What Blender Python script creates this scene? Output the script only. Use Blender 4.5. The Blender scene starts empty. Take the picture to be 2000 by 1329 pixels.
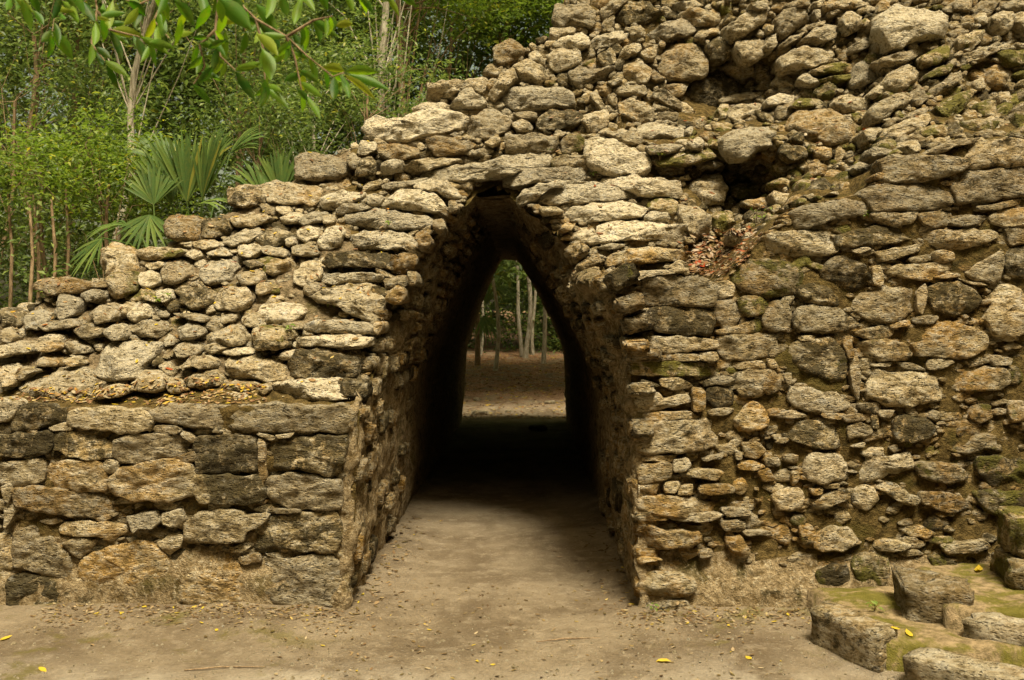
import bpy, bmesh, math, random
import numpy as np
from mathutils import Vector, Matrix, noise, Euler
from mathutils.bvhtree import BVHTree

random.seed(7)
rng = np.random.default_rng(7)
scene = bpy.context.scene
col = scene.collection

# ------------------------------------------------------------------ camera, sky, sun, exposure
F, CX, CY, H = 1944.0, 1026.0, 621.0, 1.6          # focal length and horizon in photo pixels, eye height in metres
cam_d = bpy.data.cameras.new('camera')
cam = bpy.data.objects.new('camera', cam_d)
col.objects.link(cam)
cam.location = (0, 0, H)
cam.rotation_euler = (math.radians(90), 0, 0)
cam_d.sensor_width = 36.0
cam_d.lens = 36.0 * F / 2000.0
cam_d.shift_x = (1000 - CX) / 2000.0
cam_d.shift_y = (CY - 664.5) / 2000.0
cam_d.clip_start = 0.05
cam_d.clip_end = 1000
cam_d.dof.use_dof = True
cam_d.dof.focus_distance = 5.9
cam_d.dof.aperture_fstop = 5.6
scene.camera = cam

SUN_EL, SUN_AZ = math.radians(66), math.radians(160)      # azimuth clockwise from +Y
world = bpy.data.worlds.new('World')
scene.world = world
world.use_nodes = True
wn = world.node_tree.nodes
wl = world.node_tree.links
bg = wn['Background']
sky = wn.new('ShaderNodeTexSky')
sky.sky_type = 'NISHITA'
sky.sun_disc = False
sky.sun_elevation = SUN_EL
sky.sun_rotation = SUN_AZ
sky.air_density = 1.0
sky.dust_density = 6.0
sky.ozone_density = 0.3
wm = wn.new('ShaderNodeMix')
wm.data_type = 'RGBA'
wm.blend_type = 'MULTIPLY'
wm.inputs[0].default_value = 1.0
wm.inputs[7].default_value = (1.0, 0.86, 0.48, 1)
wl.new(sky.outputs[0], wm.inputs[6])
wl.new(wm.outputs[2], bg.inputs[0])
bg.inputs[1].default_value = 0.05
sun_d = bpy.data.lights.new('sun', 'SUN')
sun_d.energy = 2.0
sun_d.angle = math.radians(18)
sun_d.color = (1.0, 0.93, 0.76)
sun = bpy.data.objects.new('sun', sun_d)
col.objects.link(sun)
sdir = Vector((math.sin(SUN_AZ) * math.cos(SUN_EL), math.cos(SUN_AZ) * math.cos(SUN_EL), math.sin(SUN_EL)))
sun.rotation_euler = sdir.to_track_quat('Z', 'Y').to_euler()
sun.location = (3, 2, 12)
scene.view_settings.view_transform = 'Standard'
scene.view_settings.look = 'None'
scene.view_settings.gamma = 1.0
scene.view_settings.exposure = 1.92
scene.cycles.max_bounces = 8
scene.cycles.transparent_max_bounces = 8

# ------------------------------------------------------------------ materials
def newmat(name):
    m = bpy.data.materials.new(name)
    m.use_nodes = True
    nt = m.node_tree
    nt.nodes.clear()
    out = nt.nodes.new('ShaderNodeOutputMaterial')
    return m, nt, out

class NB:
    """small node builder"""
    def __init__(s, nt): s.nt = nt
    def n(s, t, **kw):
        x = s.nt.nodes.new(t)
        for k, v in kw.items(): setattr(x, k, v)
        return x
    def link(s, a, b): s.nt.links.new(a, b)
    def put(s, sock, v):
        if hasattr(v, 'is_linked') or hasattr(v, 'links'): s.link(v, sock)
        else: sock.default_value = v
    def pos(s, scale=(1, 1, 1)):
        g = s.n('ShaderNodeNewGeometry')
        mp = s.n('ShaderNodeMapping')
        mp.inputs['Scale'].default_value = scale
        s.link(g.outputs['Position'], mp.inputs['Vector'])
        return mp.outputs[0]
    def noise(s, vec, scale, detail=5, rough=.6, dist=0.):
        x = s.n('ShaderNodeTexNoise')
        s.link(vec, x.inputs['Vector'])
        x.inputs['Scale'].default_value = scale
        x.inputs['Detail'].default_value = detail
        x.inputs['Roughness'].default_value = rough
        x.inputs['Distortion'].default_value = dist
        return x.outputs['Fac']
    def voro(s, vec, scale, feature='F1'):
        x = s.n('ShaderNodeTexVoronoi', feature=feature)
        s.link(vec, x.inputs['Vector'])
        x.inputs['Scale'].default_value = scale
        return x.outputs['Distance']
    def math(s, op, a, b=0., clamp=False):
        x = s.n('ShaderNodeMath', operation=op, use_clamp=clamp)
        s.put(x.inputs[0], a); s.put(x.inputs[1], b)
        return x.outputs[0]
    def ramp(s, v, lo, hi):
        x = s.n('ShaderNodeMapRange', interpolation_type='SMOOTHSTEP')
        s.put(x.inputs[0], v); s.put(x.inputs[1], lo); s.put(x.inputs[2], hi)
        return x.outputs[0]
    def cramp(s, v, stops):
        x = s.n('ShaderNodeValToRGB')
        e = x.color_ramp.elements
        while len(e) < len(stops): e.new(0.5)
        for i, (p, c) in enumerate(stops):
            e[i].position = p; e[i].color = (*c, 1)
        s.put(x.inputs[0], v)
        return x.outputs[0]
    def mix(s, f, a, b, blend='MIX'):
        x = s.n('ShaderNodeMix', data_type='RGBA', blend_type=blend)
        s.put(x.inputs[0], f)
        for sock, v in ((x.inputs[6], a), (x.inputs[7], b)):
            if isinstance(v, tuple): sock.default_value = (*v, 1)
            else: s.link(v, sock)
        return x.outputs[2]
    def bump(s, h, dist, strength=1.0, prev=None):
        x = s.n('ShaderNodeBump')
        x.inputs['Strength'].default_value = strength
        x.inputs['Distance'].default_value = dist
        s.link(h, x.inputs['Height'])
        if prev is not None: s.link(prev, x.inputs['Normal'])
        return x.outputs[0]
    def pbsdf(s, colr, rough, normal=None, spec=.25):
        x = s.n('ShaderNodeBsdfPrincipled')
        s.put(x.inputs['Base Color'], (*colr, 1) if isinstance(colr, tuple) else colr)
        s.put(x.inputs['Roughness'], rough)
        x.inputs['Specular IOR Level'].default_value = spec
        if normal is not None: s.link(normal, x.inputs['Normal'])
        return x

def mat_stone():
    m, nt, out = newmat('limestone')
    b = NB(nt)
    p = b.pos(); ps = b.pos((1, 1, 2.2))
    oi = b.n('ShaderNodeObjectInfo')
    sp = b.n('ShaderNodeSeparateColor')
    b.link(oi.outputs['Color'], sp.inputs[0])
    lich, moss, och = sp.outputs[0], sp.outputs[1], sp.outputs[2]
    light = oi.outputs['Alpha']; rnd = oi.outputs['Random']
    n1 = b.noise(p, 5, 5, .6); n2 = b.noise(ps, 17, 6, .66); n3 = b.noise(p, 15, 8, .78, .5); n4 = b.noise(p, 90, 3, .6)
    base = b.mix(light, (.245, .172, .060), (.53, .458, .312))
    base = b.mix(b.math('MULTIPLY', och, b.ramp(n1, .38, .62)), base, (.34, .20, .055))
    base = b.mix(b.math('MULTIPLY', b.ramp(n2, .45, .66), .65), base, (.56, .50, .37))
    base = b.mix(b.math('MULTIPLY', b.ramp(n2, .50, .34), .75), base, (.115, .078, .024))
    # dark lichen and algae with ragged edges
    th = b.math('SUBTRACT', .74, b.math('MULTIPLY', lich, .30))
    lm = b.math('MAXIMUM', b.math('MULTIPLY', b.ramp(n3, th, b.math('ADD', th, .06)), b.ramp(n1, .34, .54)), b.ramp(b.noise(p, 6.0, 10, .74, .8), b.math('ADD', th, .015), b.math('ADD', th, .075)))
    base = b.mix(b.math('MULTIPLY', lm, .88), base, (.042, .033, .012))
    # pale crust lichen
    pl = b.ramp(b.noise(p, 13, 5, .7), .60, .66)
    base = b.mix(b.math('MULTIPLY', pl, b.math('MULTIPLY', light, .75)), base, (.56, .53, .44))
    # moss
    n5 = b.noise(p, 6.5, 6, .66, .4)
    tm = b.math('SUBTRACT', .80, b.math('MULTIPLY', moss, .36))
    mm = b.ramp(n5, tm, b.math('ADD', tm, .10))
    base = b.mix(b.math('MULTIPLY', mm, .9), base, b.mix(n4, (.060, .062, .008), (.155, .135, .018)))
    base = b.mix(b.math('MULTIPLY', b.ramp(n4, .56, .40), .18), base, (.09, .065, .03))
    pit = b.ramp(b.noise(ps, 38, 5, .72), .585, .635)
    base = b.mix(b.math('MULTIPLY', pit, b.ramp(n1, .62, .42)), base, (.070, .052, .020))
    hsv = b.n('ShaderNodeHueSaturation')
    b.link(b.math('ADD', .92, b.math('MULTIPLY', b.noise(p, 1.3, 2), .16)), hsv.inputs['Saturation'])
    b.link(b.math('ADD', .68, b.math('MULTIPLY', rnd, .56)), hsv.inputs['Value'])
    b.link(base, hsv.inputs['Color'])
    hb = b.math('ADD', b.math('MULTIPLY', n2, 1.0), b.math('MULTIPLY', b.ramp(b.voro(ps, 30), .03, .40), .55))
    hb = b.math('ADD', hb, b.math('MULTIPLY', n3, .9))
    hb = b.math('SUBTRACT', hb, b.math('MULTIPLY', pit, .35))
    nrm = b.bump(hb, .042, 1.0)
    nrm = b.bump(n4, .004, .6, nrm)
    s = b.pbsdf(hsv.outputs[0], .92, nrm, .15)
    b.link(s.outputs[0], out.inputs[0])
    return m

def mat_mortar(name='earth_mortar', plaster=False, ca=(.060, .040, .011), cb=(.19, .13, .045)):
    m, nt, out = newmat(name)
    b = NB(nt)
    p = b.pos(); pv = b.pos((1, 1, .9) if plaster else (1, 1, 1.4))
    n1 = b.noise(p, 4, 5); n2 = b.noise(pv, 22, 7, .7); n3 = b.noise(pv, 8, 6, .68, .5); n4 = b.noise(p, 110, 3)
    c = b.mix(b.ramp(n2, .35, .65), ca, cb) if not plaster else b.mix(b.ramp(n2, .32, .66), (.15, .10, .038), (.42, .32, .18))
    c = b.mix(b.math('MULTIPLY', b.ramp(n3, .56, .66), .8), c, (.045, .036, .014))
    c = b.mix(b.math('MULTIPLY', b.ramp(n1, .55 if plaster else .50, .66), .55), c, (.080, .066, .012))
    if plaster: c = b.mix(b.math('MULTIPLY', b.ramp(b.noise(p, 34, 6, .75), .54, .62), .7), c, (.56, .47, .31))
    hb = b.math('ADD', n2, b.math('ADD', b.math('MULTIPLY', n4, .25), n3))
    nrm = b.bump(hb, .06, 1.0)
    b.link(b.pbsdf(c, .95, nrm, .1).outputs[0], out.inputs[0])
    return m

def mat_ground():
    m, nt, out = newmat('trodden_earth')
    b = NB(nt)
    p = b.pos()
    sx = b.n('ShaderNodeSeparateXYZ'); b.link(p, sx.inputs[0])
    n1 = b.noise(p, 1.6, 6, .62, .5); n2 = b.noise(p, 9, 7, .66); n3 = b.noise(p, 60, 5, .7); n4 = b.noise(p, 220, 2)
    c = b.mix(b.ramp(n1, .36, .64), (.165, .122, .072), (.285, .224, .142))
    c = b.mix(b.math('MULTIPLY', b.ramp(n2, .50, .66), .5), c, (.37, .30, .20))
    c = b.mix(b.math('MULTIPLY', b.ramp(n2, .46, .33), .5), c, (.16, .118, .070))
    c = b.mix(b.math('MULTIPLY', b.ramp(n3, .56, .72), .55), c, (.50, .42, .31))
    c = b.mix(b.math('MULTIPLY', b.ramp(n3, .44, .30), .6), c, (.12, .085, .05))
    # sunlight at the front of the path, painted in as paler earth
    painted_sun = b.math('MULTIPLY', b.ramp(b.math('ADD', sx.outputs[1], b.math('MULTIPLY', n1, 1.1)), 5.35, 4.65), b.ramp(b.noise(p, 3.1, 6, .65), .34, .60))
    c = b.mix(b.math('MULTIPLY', painted_sun, .85), c, b.mix(n3, (.44, .37, .265), (.60, .53, .40)))
    # green film of moss in patches away from the trodden middle of the path
    nm = b.noise(p, 2.3, 6, .68, .3)
    away = b.ramp(b.math('ABSOLUTE', b.math('ADD', sx.outputs[0], .15)), .55, 1.3)
    mm = b.math('MULTIPLY', b.ramp(nm, .54, .64), away)
    c = b.mix(b.math('MULTIPLY', mm, .7), c, b.mix(n3, (.10, .085, .012), (.19, .16, .035)))
    # forest floor litter colour behind the building
    far = b.ramp(sx.outputs[1], 16.5, 19.5)
    litter = b.mix(b.ramp(n3, .38, .62), (.13, .058, .028), (.40, .24, .13))
    c = b.mix(b.math('MULTIPLY', far, b.ramp(b.noise(p, 3.2, 5), .40, .52)), c, litter)
    hb = b.math('ADD', b.math('MULTIPLY', n2, 1.4), b.math('ADD', n3, b.math('MULTIPLY', n4, .4)))
    nrm = b.bump(hb, .026, 1.0)
    b.link(b.pbsdf(c, .95, nrm, .1).outputs[0], out.inputs[0])
    return m

def mat_leaf(name, stops, trans=.35, rough=.5, spec=.35, single=False):
    m, nt, out = newmat(name)
    b = NB(nt)
    g = b.n('ShaderNodeNewGeometry')
    c = b.cramp(b.n('ShaderNodeObjectInfo').outputs['Random'] if single else g.outputs['Random Per Island'], stops)
    n = b.noise(b.pos(), 30, 3)
    c = b.mix(b.math('MULTIPLY', b.ramp(n, .4, .65), .25), c, (.20, .19, .03))
    s = b.pbsdf(c, rough, None, spec)
    t = b.n('ShaderNodeBsdfTranslucent')
    hs = b.n('ShaderNodeHueSaturation')
    hs.inputs['Value'].default_value = 1.5; hs.inputs['Saturation'].default_value = 1.1
    b.link(c, hs.inputs['Color']); b.link(hs.outputs[0], t.inputs[0])
    mx = b.n('ShaderNodeMixShader'); mx.inputs[0].default_value = trans
    b.link(s.outputs[0], mx.inputs[1]); b.link(t.outputs[0], mx.inputs[2])
    b.link(mx.outputs[0], out.inputs[0])
    return m

def mat_bark(name, a, c2):
    m, nt, out = newmat(name)
    b = NB(nt)
    n1 = b.noise(b.pos((1, 1, .25)), 30, 5, .7); n2 = b.noise(b.pos(), 5, 4)
    c = b.mix(b.ramp(n1, .35, .65), a, c2)
    c = b.mix(b.math('MULTIPLY', b.ramp(n2, .55, .65), .5), c, (.10, .10, .04))
    b.link(b.pbsdf(c, .9, b.bump(n1, .01, .8), .1).outputs[0], out.inputs[0])
    return m

M = {}
M['stone'] = mat_stone()
M['mortar'] = mat_mortar()
M['rubble_earth'] = mat_mortar('rubble_earth', False, (.13, .095, .048), (.33, .25, .145))
M['plaster'] = mat_mortar('weathered_plaster', True)
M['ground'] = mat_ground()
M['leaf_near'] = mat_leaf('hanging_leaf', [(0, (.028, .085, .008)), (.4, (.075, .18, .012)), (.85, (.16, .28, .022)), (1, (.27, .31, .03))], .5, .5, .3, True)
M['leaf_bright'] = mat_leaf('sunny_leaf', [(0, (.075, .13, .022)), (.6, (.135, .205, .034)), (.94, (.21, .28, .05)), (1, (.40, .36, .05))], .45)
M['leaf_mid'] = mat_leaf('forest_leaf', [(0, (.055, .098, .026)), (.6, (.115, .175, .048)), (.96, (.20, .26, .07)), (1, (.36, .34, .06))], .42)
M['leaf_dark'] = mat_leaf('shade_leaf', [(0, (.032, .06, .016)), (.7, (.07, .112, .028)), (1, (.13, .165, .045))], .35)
M['palm'] = mat_leaf('palm_blade', [(0, (.06, .115, .025)), (.6, (.10, .175, .04)), (.95, (.16, .23, .05)), (1, (.34, .31, .05))], .4, .5, .3)
M['litter'] = mat_leaf('dead_leaf', [(0, (.10, .045, .018)), (.3, (.20, .10, .045)), (.55, (.30, .19, .085)), (.72, (.36, .30, .20)), (.86, (.42, .27, .03)), (.95, (.48, .36, .03)), (1, (.30, .05, .012))], .15, .7, .2)
M['litter_dark'] = mat_leaf('brown_leaf', [(0, (.06, .035, .016)), (.45, (.13, .075, .035)), (.75, (.24, .16, .08)), (.95, (.36, .28, .17)), (.97, (.40, .28, .03)), (1, (.44, .33, .03))], .12, .75, .15)
M['leaf_red'] = mat_leaf('red_leaf', [(0, (.24, .035, .012)), (.10, (.17, .06, .025)), (.4, (.19, .11, .055)), (.75, (.28, .20, .13)), (1, (.40, .33, .25))], .15, .7, .2)
M['leaf_crimson'] = mat_leaf('crimson_leaf', [(0, (.34, .035, .010)), (1, (.26, .03, .012))], .15, .6, .2)
M['leaf_yellow'] = mat_leaf('yellow_leaf', [(0, (.46, .27, .025)), (1, (.55, .42, .03))], .2, .6, .2)
M['bark_pale'] = mat_bark('pale_bark', (.26, .22, .15), (.52, .47, .36))
M['bark_brown'] = mat_bark('brown_bark', (.13, .085, .045), (.30, .21, .12))

# ------------------------------------------------------------------ object helpers
def mesh_obj(name, verts, faces, mat, parent=None, smooth=True, origin=None):
    me = bpy.data.meshes.new(name)
    v = np.asarray(verts, dtype=float)
    if origin is None: origin = np.zeros(3)
    me.from_pydata((v - np.asarray(origin)).tolist(), [], faces if isinstance(faces, list) else faces.tolist())
    if smooth: me.polygons.foreach_set('use_smooth', [True] * len(me.polygons))
    me.materials.append(mat)
    o = bpy.data.objects.new(name, me)
    col.objects.link(o)
    o.location = Vector(origin) - (parent.location if parent else Vector((0, 0, 0)))
    if parent: o.parent = parent
    return o

def thing(name, label, cat, loc, group=None):
    o = bpy.data.objects.new(name, None)
    col.objects.link(o)
    o.location = loc
    o.empty_display_size = .1
    o['label'] = label; o['category'] = cat
    if group: o['group'] = group
    return o

def tag(o, label, cat, group=None):
    o['label'] = label; o['category'] = cat
    if group: o['group'] = group
    return o

def at(px, py, Y):
    return Vector(((px - CX) * Y / F, Y, H - (py - CY) * Y / F))

def sstep(a, b, x):
    t = min(1, max(0, (x - a) / (b - a)))
    return t * t * (3 - 2 * t)

def fbm(v, k):
    return noise.noise(v * k) + .5 * noise.noise(v * (k * 2.1)) + .25 * noise.noise(v * (k * 4.3))
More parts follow.
